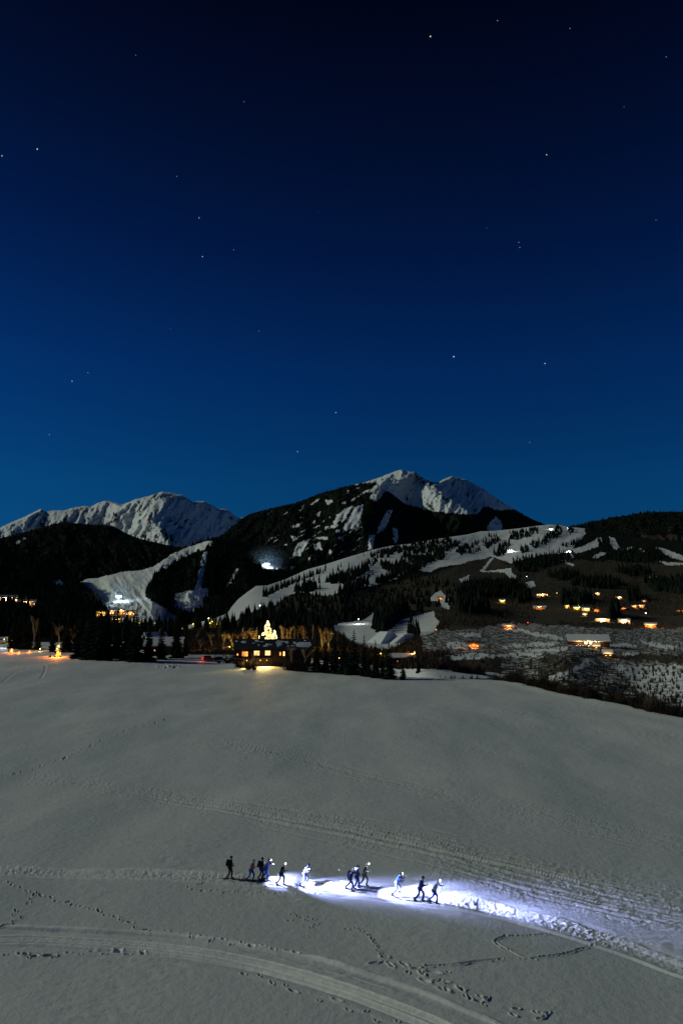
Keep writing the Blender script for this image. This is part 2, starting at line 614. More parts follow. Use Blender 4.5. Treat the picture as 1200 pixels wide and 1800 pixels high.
SPUR_SNOW = [
    # the wide run on the lower left and the shaded runs beside it
    [(137, 1024), (155, 1018), (180, 1014), (210, 1006), (245, 1003), (270, 996), (300, 976), (330, 962), (355, 953), (373, 950), (374, 956), (360, 966), (340, 972), (318, 982), (300, 995), (285, 1003), (272, 1010), (266, 1025), (258, 1040), (255, 1048), (264, 1054), (300, 1075), (312, 1088), (310, 1108), (180, 1108), (150, 1060)],
    [(308, 1042), (345, 1035), (366, 1033), (370, 1045), (357, 1056), (360, 1070), (330, 1080), (305, 1072)], [(358, 970), (366, 970), (354, 1036), (342, 1036)], [(404, 1020), (415, 1000), (424, 994), (418, 1006), (408, 1024), (392, 1040)],
    [(456, 984), (492, 980), (498, 992), (490, 1000), (462, 1000)], [(489, 985), (497, 979), (496, 990), (489, 994)], [(508, 996), (519, 994), (518, 1002), (508, 999)],
    [(515, 1011), (525, 1008), (520, 1014)], [(426, 1026), (434, 1026), (433, 1030), (427, 1031)], [(376, 1048), (384, 1047), (384, 1052), (376, 1052)],
]
peak_spur = Layer('peak_spur',
    top=[(40, 1075), (100, 1042), (137, 1021), (180, 1012), (210, 1004), (250, 1000), (270, 993), (290, 980), (310, 968), (340, 956), (360, 949), (378, 945), (400, 946), (430, 955), (460, 965), (500, 976), (530, 996), (570, 1020), (640, 1050)],
    bottom=[(40, 1115), (330, 1115), (430, 1085), (520, 1060), (640, 1075)],
    ctrl=[(100, 1045, 2300), (180, 1012, 2600), (270, 993, 2800), (340, 956, 3000), (378, 945, 3050), (430, 955, 3200), (500, 976, 3200), (560, 1015, 3000), (630, 1045, 2900),
          (150, 1090, 1600), (250, 1090, 1600), (330, 1090, 1600), (200, 1045, 1950), (300, 1020, 2250), (380, 1040, 2100), (450, 1040, 2250), (520, 1030, 2500), (600, 1060, 2400)],
    step=1.6, mat=M_MTN, snow=SPUR_SNOW, crag=0.3, seed=6, back=900, jit=1.1,
    ridges=[([(305, 972), (275, 1006), (264, 1030), (268, 1062)], 230, 90, 26), ([(370, 946), (352, 985), (335, 1030)], 110, 16, 40), ([(400, 946), (425, 985), (430, 1030)], 160, 40, 40),
            ([(190, 1010), (196, 1030), (206, 1048)], 50, 18, 12), ([(150, 1018), (160, 1045), (170, 1070)], 60, 20, 16)],
    relief=[('r', 14, 26, 14, 0.9, 3), ('r', 5, 10, 6, -0.6, 9)])

# ---- forested ridges on the left
forest_ridge = Layer('forest_ridge',
    top=[(-260, 985), (-100, 958), (0, 946), (18, 942), (40, 937), (70, 928), (95, 921), (112, 917), (125, 919), (150, 921), (200, 925), (215, 934), (240, 945), (270, 953), (300, 959), (330, 964), (420, 985)],
    bottom=[(-260, 1075), (420, 1075)],
    ctrl=[(-100, 958, 6000), (112, 917, 6200), (215, 934, 5800), (330, 965, 5200), (0, 1000, 4200), (150, 1000, 4200), (330, 1000, 4200), (-100, 1060, 3000), (150, 1060, 3000), (400, 1060, 3000)],
    step=2.5, mat=M_DARK, crag=0.8, seed=31, back=1500, snow=[[(28, 952), (36, 950), (38, 956), (30, 957)], [(40, 945), (46, 944), (44, 950)]],
    relief=[('r', 120, 50, 26, 0.7, 3), ('r', 40, 15, 9, -0.4, 8)])
forest_knoll = Layer('forest_knoll',
    top=[(-260, 925), (-120, 930), (0, 949), (20, 964), (60, 985), (100, 1000), (140, 1022), (170, 1050), (200, 1085)],
    bottom=[(-260, 1100), (200, 1112)],
    ctrl=[(-120, 930, 2900), (0, 949, 2600), (100, 1000, 2200), (190, 1075, 1700), (-120, 1080, 1300), (60, 1070, 1350), (180, 1100, 1400)],
    step=2.5, mat=M_DARK, crag=1.2, seed=33, back=700, snow=[[(88, 1022), (104, 1018), (117, 1026), (108, 1033), (94, 1031)]],
    relief=[('r', 60, 40, 22, 0.7, 3), ('r', 20, 12, 8, -0.4, 8)])

# ---- far forest ridge on the right
right_ridge = Layer('right_ridge',
    top=[(860, 950), (950, 934), (985, 928), (1020, 922), (1060, 913), (1100, 906), (1130, 901), (1160, 900), (1200, 900), (1300, 904), (1500, 925)],
    bottom=[(860, 985), (1500, 1010)],
    ctrl=[(860, 950, 5600), (1020, 922, 5600), (1160, 900, 5600), (1400, 915, 5600), (900, 980, 4600), (1200, 980, 4300), (1450, 990, 4300)],
    step=2.5, mat=M_DARK, crag=0.7, seed=41, back=1200, bare=[[(1120, 935), (1200, 925), (1400, 930), (1400, 990), (1100, 990)]],
    relief=[('r', 60, 50, 26, 0.7, 3), ('r', 20, 12, 8, -0.4, 8)])

# ---- ski hill, the valley in front of it and the scrub bluff on the right
HILL_SNOW = [
    [(316, 1106), (345, 1093), (375, 1086), (400, 1076), (407, 1065), (418, 1052), (432, 1041), (450, 1028), (470, 1027), (500, 1017), (540, 999), (572, 990), (600, 981), (640, 969), (665, 962), (690, 957), (720, 954), (740, 950), (790, 942), (820, 938), (845, 932), (870, 931), (910, 927), (945, 922), (968, 920), (985, 921), (1000, 924), (1027, 927), (1028, 940), (1020, 948), (1010, 955), (1005, 966), (990, 974), (975, 973), (950, 976), (935, 979), (915, 986), (897, 991), (885, 985), (870, 980), (860, 979), (845, 984), (830, 986), (810, 991), (795, 994), (780, 995), (770, 999), (755, 1005), (742, 1004), (735, 1000), (700, 1012), (695, 1018), (665, 1027), (640, 1031), (622, 1037), (600, 1041), (585, 1046), (575, 1048), (560, 1045), (553, 1047), (540, 1041), (520, 1043), (508, 1046), (495, 1056), (480, 1064), (465, 1069), (455, 1071), (440, 1078), (425, 1085), (410, 1093), (390, 1097), (360, 1100), (330, 1105)],
    [(587, 1100), (600, 1096), (620, 1093), (638, 1090), (645, 1085), (655, 1078), (672, 1072), (690, 1074), (706, 1072), (692, 1085), (676, 1100), (683, 1106), (705, 1090), (722, 1082), (740, 1080), (762, 1073), (764, 1085), (773, 1093), (765, 1105), (760, 1111), (745, 1118), (725, 1122), (705, 1131), (690, 1140), (665, 1142), (640, 1138), (620, 1130), (605, 1118), (590, 1110)],
    [(843, 1005), (870, 1002), (898, 999), (900, 1008), (908, 1013), (903, 1018), (893, 1015), (887, 1006), (850, 1006)], [(805, 1018), (824, 1011), (823, 1022), (812, 1025)], [(924, 1023), (938, 1022), (941, 1030), (928, 1034)],
    [(843, 1004), (862, 981), (867, 982), (848, 1005)], [(1005, 966), (1030, 957), (1048, 947), (1055, 944), (1061, 948), (1050, 962), (1030, 968), (1010, 973)], [(1070, 943), (1078, 945), (1088, 962), (1080, 967), (1072, 956)],
    [(1090, 965), (1110, 961), (1130, 966), (1136, 970), (1120, 973), (1095, 969)], [(1150, 961), (1165, 964), (1180, 970), (1200, 977), (1240, 985), (1240, 996), (1200, 985), (1180, 981), (1165, 973)],
    [(980, 976), (1000, 973), (1009, 978), (1000, 986), (984, 984)], [(1040, 979), (1055, 970), (1066, 972), (1050, 982)], [(1155, 985), (1175, 989), (1200, 989), (1240, 990), (1240, 994), (1170, 993)], [(976, 988), (995, 987), (1009, 993), (1006, 995), (990, 990)],
    [(747, 1057), (758, 1048), (768, 1041), (775, 1038), (788, 1055), (778, 1062), (764, 1056)], [(775, 1060), (788, 1060), (790, 1072), (776, 1068)],
    [(560, 1165), (620, 1163), (660, 1172), (700, 1176), (760, 1176), (830, 1178), (880, 1184), (890, 1192), (700, 1195), (560, 1195)],
]
HILL_BARE = [[(540, 1038), (570, 1028), (592, 1030), (585, 1040), (565, 1046)], [(820, 985), (850, 975), (880, 972), (890, 990), (860, 998), (800, 1000)], [(470, 1050), (600, 1045), (760, 1010), (800, 995), (900, 992), (1000, 985), (1200, 985), (1450, 990), (1450, 1290), (760, 1230), (770, 1110), (740, 1070), (620, 1080), (470, 1085)]]
HILL_STRIPS = [[(740, 1163), (770, 1155), (830, 1148), (880, 1149), (935, 1147), (960, 1149), (935, 1153), (880, 1154), (830, 1158), (770, 1164), (745, 1167)], [(783, 1131), (800, 1128), (830, 1132), (860, 1136), (820, 1139), (790, 1139)], [(800, 1114), (830, 1113), (847, 1117), (840, 1121), (820, 1118)], [(995, 1118), (1030, 1116), (1058, 1118), (1066, 1122), (1050, 1134), (1010, 1134)], [(880, 1101), (905, 1105), (935, 1111), (990, 1122), (985, 1125), (935, 1115), (890, 1106)], [(1060, 1133), (1110, 1132), (1118, 1136), (1070, 1138)], [(1120, 1124), (1150, 1131), (1190, 1136), (1180, 1141), (1140, 1136)], [(880, 1136), (940, 1130), (985, 1129), (980, 1134), (930, 1136), (890, 1140)], [(900, 1144), (940, 1140), (1000, 1139), (990, 1143), (930, 1146)], [(1090, 1148), (1120, 1146), (1112, 1152), (1095, 1153)], [(960, 1192), (1000, 1178), (1020, 1168), (1032, 1157), (1036, 1160), (1024, 1172), (1000, 1184), (968, 1196)]]
HILL_SEMI = [([(770, 1000), (900, 1005), (1000, 995), (1200, 995), (1450, 995), (1450, 1100), (770, 1108)], 0.29), ([(740, 1105), (800, 1108), (900, 1095), (1000, 1100), (1100, 1105), (1450, 1100), (1450, 1150), (1000, 1152), (740, 1150)], 0.47),
             ([(880, 1152), (960, 1150), (1050, 1155), (1200, 1165), (1450, 1160), (1450, 1290), (1100, 1260), (960, 1215), (880, 1185)], 0.47),
             ([(1080, 1170), (1200, 1170), (1450, 1170), (1450, 1290), (1180, 1240), (1120, 1215)], 0.55),
             ([(960, 1150), (1020, 1155), (1010, 1180), (960, 1200), (940, 1180)], 0.42),
             ([(960, 1060), (1200, 1085), (1200, 1100), (930, 1095)], 0.34), ([(780, 1000), (1200, 990), (1200, 1085), (960, 1060), (780, 1090)], 0.2)] + [(p, 0.68) for p in HILL_STRIPS]
ski_hill = Layer('ski_hill',
    top=[(-260, 1032), (0, 1040), (60, 1052), (110, 1072), (150, 1092), (250, 1101), (318, 1103), (345, 1095), (375, 1088), (400, 1078), (407, 1067), (418, 1054), (432, 1043), (450, 1030), (470, 1029), (500, 1019), (540, 1001), (572, 992), (600, 983), (640, 971), (665, 964), (690, 959), (720, 956), (740, 952), (790, 944), (820, 940), (845, 934), (870, 933), (910, 929), (945, 924), (968, 922), (985, 923), (1000, 926), (1030, 929), (1060, 935), (1100, 941), (1150, 948), (1200, 952), (1450, 962)],
    bottom=[(-260, 1150), (250, 1150), (400, 1172), (560, 1190), (700, 1225), (860, 1240), (1000, 1262), (1200, 1290), (1450, 1330)],
    ctrl=[(1200, 1275, 180), (1000, 1260, 205), (860, 1225, 240), (700, 1215, 250), (1400, 1310, 165), (1400, 1150, 360), (1400, 1040, 1500),
          (1200, 1235, 215), (1000, 1200, 240), (1200, 1165, 320), (1000, 1155, 330), (860, 1160, 330), (740, 1165, 300), (560, 1165, 315), (480, 1160, 325), (620, 1180, 265), (400, 1150, 350), (0, 1140, 480), (-200, 1140, 480),
          (1000, 1128, 520), (1200, 1128, 560), (860, 1128, 520), (700, 1130, 560), (600, 1110, 750), (760, 1090, 850), (900, 1090, 900), (1150, 1090, 950),
          (600, 1060, 1150), (450, 1075, 950), (300, 1105, 720), (100, 1105, 700), (0, 1080, 820), (-200, 1060, 1000), (0, 1045, 1100), (150, 1095, 850),
          (1000, 1040, 1500), (1200, 1040, 1500), (850, 1040, 1500), (700, 1030, 1700), (450, 1040, 1500),
          (500, 1020, 2000), (640, 972, 2800), (700, 1000, 2200), (850, 985, 2600), (1000, 985, 2500), (1200, 985, 2600), (400, 1078, 1050),
          (800, 945, 3400), (960, 925, 4000), (1100, 942, 3700), (1200, 952, 3400), (1400, 960, 3300)],
    step=1.7, mat=M_HILL, snow=HILL_SNOW, semi=HILL_SEMI, bare=HILL_BARE, seed=13, back=500, back_drop=0.5, jit=1.1,
    ridges=[([(968, 921), (940, 945), (915, 975), (900, 1000)], 90, 40, 40), ([(1000, 1150), (985, 1175), (965, 1200)], 6, 22, 22), ([(1105, 1160), (1085, 1190), (1060, 1215)], 8, 26, 26)],
    relief=[('p', 9.0, 60, 22, -0.35, 3), ('p', 3.0, 20, 9, -0.35, 8), ('p', 0.8, 6, 4, 0.2, 9)])
# gentle rolls of the hill are proportional to the range

# ================================================================== SNOW FIELD
RIMX = [-400, 270, 340, 480, 560, 640, 700, 860, 950, 1050, 1200, 1600]
RIMR = [430, 430, 310, 300, 285, 228, 214, 207, 186, 167, 147, 120]


def rim(px):
    return np.interp(px, RIMX, RIMR)


def az_px(x, y):
    """photograph column under which a ground position lies (straight columns near the horizon)"""
    return 600 + FPX * np.asarray(x) / np.maximum(np.asarray(y) * CP, 1e-3)


def zroll(x, y):
    """the rolling surface of the snow field, without its tracks"""
    x = np.asarray(x, float)
    y = np.asarray(y, float)
    z = 0.75 * fbm(x / 62.0 + 3.1, y / 48.0 + 1.7, 101, 2) + 0.24 * fbm(x / 17.0, y / 30.0, 105, 2) + 0.05 * fbm(x / 5.5, y / 8.5, 107, 2)
    near = np.clip((np.hypot(x, y) - 30) / 60, 0, 1)
    return z * (0.35 + 0.65 * near)


def zfield(x, y):
    z = zroll(x, y)
    r = np.hypot(x, y)
    px = az_px(x, y)
    over = r - rim(np.clip(px, -400, 1600))
    lip = np.exp(-(over / 5.0) ** 2) * 0.35 * np.clip((px - 620) / 150, 0, 1)
    return z + lip - np.where(over > 0, np.minimum(over * 0.5, 16) * np.clip(over / 6, 0, 1), 0)


def G(px, py, lift=0.0):
    """point of the snow field seen at a photograph position"""
    sx, sy, tz = raydir(px, py)
    r = -CAMZ / tz
    for _ in range(6):
        z = zfield(sx * r, sy * r)
        r = (z - CAMZ) / tz
    return Vector((float(sx * r), float(sy * r), float(zfield(sx * r, sy * r)) + lift))


STEP = 1.25
pxs = np.concatenate([np.arange(-420, -20, 8.0), np.arange(-20, 1220, STEP), np.arange(1220, 1620, 8.0)])
pys = np.concatenate([np.arange(1122.5, 1610, STEP), np.arange(1610, 1835, 0.8), np.arange(1835, 2300, 12.0)])
FX, FY = np.meshgrid(pxs, pys)
_sx, _sy, _tz = raydir(FX, FY)
_r = -CAMZ / _tz
GX, GY = _sx * _r, _sy * _r
# columns run straight away from the camera foot; compute the true range limit per column
GZ = zfield(GX, GY)
DZ = 0.020 * fbm(GX / 1.6, GY / 0.7, 401, 3) * np.clip(0.5 + 1.6 * fbm(GX / 9.0, GY / 7.0, 405, 2), 0, 1.4)
PACK_LIT = np.zeros_like(GZ)
trng = np.random.default_rng(99)


def cell(px, py):
    return int(np.searchsorted(pxs, px)), int(np.searchsorted(pys, py))


def stamp(px, py, rx, ry, depth, ang=0.0, rimh=0.0, soft=2.0):
    """press a print of half-axes rx, ry metres into the snow at a photograph position"""
    p = at(px, py, float(-CAMZ / raydir(px, py)[2]))
    mpp = math.hypot(p[0], p[1]) / FPX
    rr = max(rx, ry) * 2.4
    wpx = rr / mpp + 3
    wpy = rr / mpp + 3
    i0, j0 = cell(px - wpx, py - wpy)
    i1, j1 = cell(px + wpx, py + wpy)
    if i1 <= i0 or j1 <= j0:
        return
    sl = (slice(j0, j1 + 1), slice(i0, i1 + 1))
    dx, dy = GX[sl] - p[0], GY[sl] - p[1]
    c, s = math.cos(ang), math.sin(ang)
    u, v = (dx * c + dy * s) / rx, (-dx * s + dy * c) / ry
    q = u * u + v * v
    DZ[sl] += -depth * np.exp(-q ** soft) + rimh * np.exp(-(np.sqrt(q) - 1.5) ** 2 * 6)


def along(pts, step):
    """points every step metres along a photograph polyline on the ground: px, py, direction"""
    W = [at(a, b, float(-CAMZ / raydir(a, b)[2])) for a, b in pts]
    res = []
    carry = 0.0
    for k in range(len(pts) - 1):
        L = math.hypot(W[k + 1][0] - W[k][0], W[k + 1][1] - W[k][1])
        ang = math.atan2(W[k + 1][1] - W[k][1], W[k + 1][0] - W[k][0])
        d = carry
        while d < L:
            t = d / L
            w = W[k] * (1 - t) + W[k + 1] * t
            res.append((w[0], w[1], ang))
            d += step
        carry = d - L
    return res


def to_px(x, y, z=0.0):
    dz = z - CAMZ
    yc = y * CP + dz * SP
    zc = -y * SP + dz * CP
    return 600 + FPX * x / yc, 900 - FPX * zc / yc


def footprints(pts, step=0.62, depth=0.17, gap=0.16, size=0.2, messy=0.25, rimh=0.05):
    for k, (x, y, a) in enumerate(along(pts, step)):
        sgn = 1 if k % 2 else -1
        ox = x - math.sin(a) * gap * sgn + trng.normal(0, 0.06)
        oy = y + math.cos(a) * gap * sgn + trng.normal(0, 0.06)
        px, py = to_px(ox, oy)
        if trng.random() < 0.08:
            continue
        s = size * 0.36 * max(0.5, 1 + (messy + 0.15) * trng.normal())
        stamp(px, py, max(0.1, s * 2.2), max(0.06, s * 0.8), 0.85 * depth * max(0.3, 1 + 0.45 * trng.normal()), a + trng.normal(0, 0.3), rimh)


def band(pts, sl, wpx):
    """cells of a window within wpx rows of a left-to-right polyline"""
    xs = np.array([p[0] for p in pts])
    ys = np.array([p[1] for p in pts])
    if (np.diff(xs) > 0).all():
        return np.abs(FY[sl] - np.interp(FX[sl], xs, ys)) < wpx
    return np.ones(FX[sl].shape, bool)


def groove(pts, width, depth, rimh=0.0, wob=0.0, lo=0.0, hi=0.0, seed=1, fade=True):
    """a continuous furrow (or, with negative depth, a bank) along a photograph polyline"""
    pts = [tuple(p) for p in pts]
    xs = [p[0] for p in pts]
    ys = [p[1] for p in pts]
    i0, j0 = cell(min(xs) - 25, min(ys) - 18)
    i1, j1 = cell(max(xs) + 25, max(ys) + 18)
    sl = (slice(j0, j1 + 1), slice(i0, i1 + 1))
    W = [tuple(at(a, b, float(-CAMZ / raydir(a, b)[2]))[:2]) for a, b in pts]
    bm = band(pts, sl, 14 + 40 * width)
    X, Y = GX[sl][bm], GY[sl][bm]
    if wob:
        Xw, Yw = X + wob * noise2(X / 3.0, Y / 3.0, seed), Y + wob * noise2(X / 3.0, Y / 3.0, seed + 9)
    else:
        Xw, Yw = X, Y
    d, side, al = polydist(Xw, Yw, W)
    f = np.clip(np.minimum(al, 1 - al) * 12, 0, 1) if fade else 1.0
    amp = (0.75 + 0.5 * noise2(X / 4.0, Y / 4.0, seed + 3)) if wob else 1.0
    DZ[sl][bm] += f * amp * (-depth * np.exp(-(d / width) ** 4) + rimh * np.exp(-((d - width * 1.6) / (width * 0.6)) ** 2))


def pack(pts, width, val, edge=4):  # lightens packed snow and paints moonlit brightness onto raised edges
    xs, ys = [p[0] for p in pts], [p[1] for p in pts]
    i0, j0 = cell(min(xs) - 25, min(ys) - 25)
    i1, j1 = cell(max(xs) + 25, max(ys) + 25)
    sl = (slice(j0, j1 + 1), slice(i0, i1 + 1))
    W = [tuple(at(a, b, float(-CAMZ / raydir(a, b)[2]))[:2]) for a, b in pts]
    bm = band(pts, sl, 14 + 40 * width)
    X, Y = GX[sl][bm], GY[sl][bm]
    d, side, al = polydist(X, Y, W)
    PACK_LIT[sl][bm] = np.maximum(PACK_LIT[sl][bm], val * np.exp(-(d / width) ** edge) * (0.8 + 0.5 * noise2(X / 6, Y / 4, 31)))


def smooth_line(pts, n=8):
    """Catmull-Rom through the points"""
    P = [np.array(p, float) for p in pts]
    P = [2 * P[0] - P[1]] + P + [2 * P[-1] - P[-2]]
    o = []
    for k in range(1, len(P) - 2):
        for i in range(n):
            t = i / n
            a, b, c, d = P[k - 1], P[k], P[k + 1], P[k + 2]
            o.append(0.5 * ((2 * b) + (c - a) * t + (2 * a - 5 * b + 4 * c - d) * t * t + (3 * b - a - 3 * c + d) * t ** 3))
    o.append(P[-2])
    return [tuple(p) for p in o]


# groomed classic tracks sweeping through the bottom of the picture
TR = smooth_line([(-30, 1640), (60, 1641), (160, 1647), (260, 1655), (360, 1668), (440, 1683), (520, 1703), (600, 1727), (680, 1755), (760, 1785), (850, 1822)])
TRb = smooth_line([(-30, 1649), (60, 1650), (160, 1656), (260, 1665), (360, 1679), (440, 1695), (520, 1717), (600, 1742), (680, 1771), (760, 1802), (830, 1830)])
TRtop = smooth_line([(-30, 1622), (60, 1625), (160, 1629), (260, 1636), (360, 1646), (440, 1658), (520, 1674), (600, 1694), (680, 1719), (760, 1748), (840, 1780), (930, 1822)])
for tr in (TR, TRb):       # each track is a pair of ski grooves between raised lips
    groove([(a, b + 1.9) for a, b in tr], 0.10, 0.20, 0.0)
    groove([(a, b + 6.2) for a, b in tr], 0.10, 0.12, 0.0)
    for o_ in (-0.8, 4.0):
        groove([(a, b + o_) for a, b in tr], 0.09, -0.14, 0.0)
        pack([(a, b + o_) for a, b in tr], 0.14, 1.25, 4)  # moonlight on the lips put into the colour
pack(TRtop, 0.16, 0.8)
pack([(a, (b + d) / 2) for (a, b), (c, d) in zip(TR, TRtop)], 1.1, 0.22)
groove(TRtop, 0.22, -0.20, 0.0, wob=0.12, seed=4)
groove([(a, b + 5) for a, b in TRtop], 0.5, 0.07, 0.0, wob=0.2, seed=5)
for k in range(7):
    o = 4 + k * 2.2
    i = 10 + k * 7
    groove([(a, b + o + 0.02 * (a - TRtop[i][0])) for a, b in TRtop[i:i + 14]], 0.10, -0.05 if k % 2 else 0.05, 0.0, wob=0.15, seed=20 + k)
groove([(a, b + 16) for a, b in TRb], 0.3, -0.06, 0.0, wob=0.2, seed=6)
# the trail the skiers follow: a trodden bench with a raised far edge
PT = smooth_line([(-30, 1528), (80, 1531), (200, 1533), (320, 1536), (400, 1541), (480, 1549), (560, 1558), (640, 1567), (720, 1577), (800, 1588), (900, 1606), (1000, 1630), (1100, 1660), (1230, 1704)])
PTe = smooth_line([(-30, 1538), (80, 1540), (200, 1541), (320, 1545), (400, 1550), (480, 1557), (560, 1566), (640, 1576), (720, 1587), (800, 1599), (900, 1620), (1000, 1647), (1100, 1678), (1230, 1722)])
groove(PT, 1.1, 0.14, 0.0, wob=0.3, seed=8, fade=False)
groove([(a, b - 7) for a, b in PT], 0.35, -0.10, 0.0, wob=0.25, seed=9, fade=False)
groove(PTe, 0.25, -0.09, 0.0, wob=0.15, seed=10, fade=False)
groove([(a, b + 3) for a, b in PTe], 0.15, 0.08, 0.0, wob=0.1, seed=11, fade=False)
def churn(pts, width, amp, wl, seed):
    """trodden, grainy snow in a band along a photograph polyline"""
    xs, ys = [p[0] for p in pts], [p[1] for p in pts]
    i0, j0 = cell(min(xs) - 25, min(ys) - 25)
    i1, j1 = cell(max(xs) + 25, max(ys) + 25)
    sl = (slice(j0, j1 + 1), slice(i0, i1 + 1))
    W = [tuple(at(a, b, float(-CAMZ / raydir(a, b)[2]))[:2]) for a, b in pts]
    bm = band(pts, sl, 60)
    X, Y = GX[sl][bm], GY[sl][bm]
    d, side, al = polydist(X, Y, W)
    f = np.exp(-(d / width) ** 4) * (0.65 + 0.6 * noise2(X / 6, Y / 6, seed + 5))
    DZ[sl][bm] += f * amp * (noise2(X / wl, Y / (wl * 0.6), seed) + 0.6 * noise2(X / wl * 2.3, Y / wl * 2.3, seed + 1))


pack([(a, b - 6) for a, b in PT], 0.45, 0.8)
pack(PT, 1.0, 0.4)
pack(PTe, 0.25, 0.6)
churn(PT, 1.0, 0.07, 0.42, 61)
# swarms of old ski tracks
SW = [([(60, 1362), (180, 1380), (330, 1408), (480, 1440), (620, 1467), (780, 1500), (930, 1532), (1060, 1560), (1230, 1592)], 46, 34, 0.055),
      ([(370, 1305), (470, 1322), (580, 1346), (700, 1378), (800, 1400)], 16, 22, 0.045),
      ([(850, 1410), (950, 1432), (1060, 1456), (1230, 1492)], 12, 26, 0.04),
      ([(780, 1520), (900, 1555), (1020, 1580), (1120, 1600), (1230, 1622)], 26, 24, 0.045)]
for si, (pts, n, spread, dep) in enumerate(SW):
    churn(smooth_line(pts, 4), spread * 0.09 + 0.6, dep * 0.8, 0.55, 300 + si)
    base = np.array(smooth_line(pts, 6))
    for k in range(n):
        L = len(base)
        a = int(trng.uniform(0, L * 0.6))
        b = min(L, a + int(trng.uniform(L * 0.22, L * 0.75)) + 3)
        o = trng.normal(0, spread * 0.42)
        tilt = trng.normal(0, 0.012)
        seg = base[a:b].copy()
        seg[:, 1] += o * (0.55 + 0.45 * (seg[:, 0] - 60) / 1100) + tilt * (seg[:, 0] - seg[0, 0])
        groove(seg, trng.uniform(0.11, 0.2), dep * trng.uniform(0.6, 1.4) * (1 if trng.random() < 0.75 else -0.8), dep * 0.45, wob=0.15, seed=200 + si * 60 + k)
    for k in range(n * 9):
        i = int(trng.uniform(0, len(base)))
        a, b = base[i]
        stamp(a + trng.uniform(-12, 12), b + trng.normal(0, spread * 0.35), trng.uniform(0.2, 0.6), trng.uniform(0.05, 0.1), 0.7 * dep * trng.uniform(0.4, 1.3) * (1 if trng.random() < 0.55 else -1), trng.normal(-0.25, 0.3), 0)
# single tracks in the middle distance
for pts, w, d in [([(0, 1264), (120, 1262), (230, 1255)], 0.5, 0.08), ([(300, 1252), (420, 1253), (600, 1255), (740, 1257)], 1.1, 0.10), ([(470, 1289), (540, 1288), (600, 1293), (660, 1305)], 0.3, 0.06),
                  ([(700, 1272), (760, 1275), (860, 1274), (980, 1283), (1100, 1290), (1230, 1300)], 0.45, 0.13), ([(840, 1250), (930, 1258), (1040, 1268), (1140, 1276), (1230, 1284)], 0.45, 0.11),
                  ([(965, 1248), (1010, 1243), (1050, 1238)], 0.35, 0.1), ([(330, 1269), (450, 1271), (600, 1273), (700, 1275)], 0.4, 0.06), ([(880, 1196), (960, 1216), (1060, 1236), (1210, 1262)], 0.9, -0.16), ([(1130, 1252), (1210, 1266)], 0.4, 0.08),
                  ([(0, 1200), (30, 1185), (55, 1172)], 0.5, 0.08), ([(66, 1166), (80, 1172), (78, 1185), (70, 1196)], 0.4, 0.1), ([(105, 1168), (150, 1176)], 0.4, 0.08), ([(0, 1178), (50, 1168), (110, 1164), (200, 1166), (290, 1172)], 0.8, 0.08)]:
    groove(smooth_line(pts, 6), w, d, abs(d) * 0.5, wob=0.3, seed=int(pts[0][0]) + 7)
# lines of footprints
footprints(smooth_line([(-10, 1361), (60, 1344), (140, 1320), (205, 1293), (255, 1278), (285, 1270), (294, 1262), (288, 1252), (280, 1245)], 5), 1.5, 0.2, 0.2, 0.34)
footprints(smooth_line([(0, 1548), (25, 1555), (55, 1563), (100, 1576), (150, 1590), (200, 1607), (240, 1624), (252, 1632)], 5), 0.85, 0.2, 0.12, 0.2)
footprints(smooth_line([(55, 1564), (58, 1572), (45, 1584), (24, 1596), (32, 1608), (28, 1614), (0, 1623)], 5), 0.7, 0.2, 0.14, 0.2)
footprints(smooth_line([(240, 1626), (258, 1632), (290, 1632), (330, 1642), (400, 1652), (470, 1664), (530, 1674)], 5), 0.75, 0.14, 0.12, 0.2)
footprints(smooth_line([(12, 1669), (40, 1672), (90, 1672), (150, 1669), (200, 1667), (250, 1669)], 5), 0.8, 0.16, 0.16, 0.24)
for a, b, sx_ in [(88, 1672, 0.45), (62, 1673, 0.3), (45, 1670, 0.25)]:
    stamp(a, b, sx_ * 0.7, 0.13, 0.2, 0.1, 0.05)
footprints(smooth_line([(355, 1542), (345, 1551), (328, 1560), (365, 1562), (400, 1565), (450, 1567), (505, 1568), (560, 1567)], 5), 0.9, 0.14, 0.1, 0.18)
footprints([(505, 1612), (520, 1606), (545, 1616), (560, 1614)], 0.5, 0.1, 0.2, 0.12)
footprints([(545, 1625), (560, 1624)], 0.5, 0.12, 0.2, 0.15)
footprints([(610, 1629), (640, 1632)], 0.5, 0.12, 0.12, 0.14)
footprints(smooth_line([(645, 1641), (655, 1652), (662, 1668), (672, 1682)], 5), 0.55, 0.14, 0.08, 0.13)
for _ in range(3):
    footprints(smooth_line([(655, 1686), (675, 1684), (700, 1694), (720, 1702), (745, 1716), (780, 1730), (820, 1744), (850, 1756)], 5), 0.7, 0.14, 0.3, 0.2, 0.4)
footprints(smooth_line([(690, 1690), (720, 1700), (760, 1704), (800, 1712)], 5), 0.7, 0.14, 0.2, 0.2, 0.4)
groove(smooth_line([(730, 1698), (800, 1694), (840, 1688), (890, 1684)], 5), 0.1, 0.07, 0.04, wob=0.12, seed=72)
footprints(smooth_line([(730, 1698), (800, 1694), (840, 1688), (890, 1684)], 5), 0.8, 0.12, 0.06, 0.2)
LOOP = smooth_line([(1042, 1661), (1010, 1670), (960, 1680), (925, 1685), (900, 1674), (875, 1660), (872, 1652), (890, 1646), (930, 1644), (975, 1641)], 6)
groove(LOOP, 0.07, 0.09, 0.04, wob=0.12, seed=71)
footprints(LOOP, 0.6, 0.16, 0.04, 0.14, 0.3)
footprints(smooth_line([(520, 1738), (580, 1758), (620, 1772), (680, 1794), (700, 1802)], 5), 0.9, 0.14, 0.2, 0.2, 0.4)
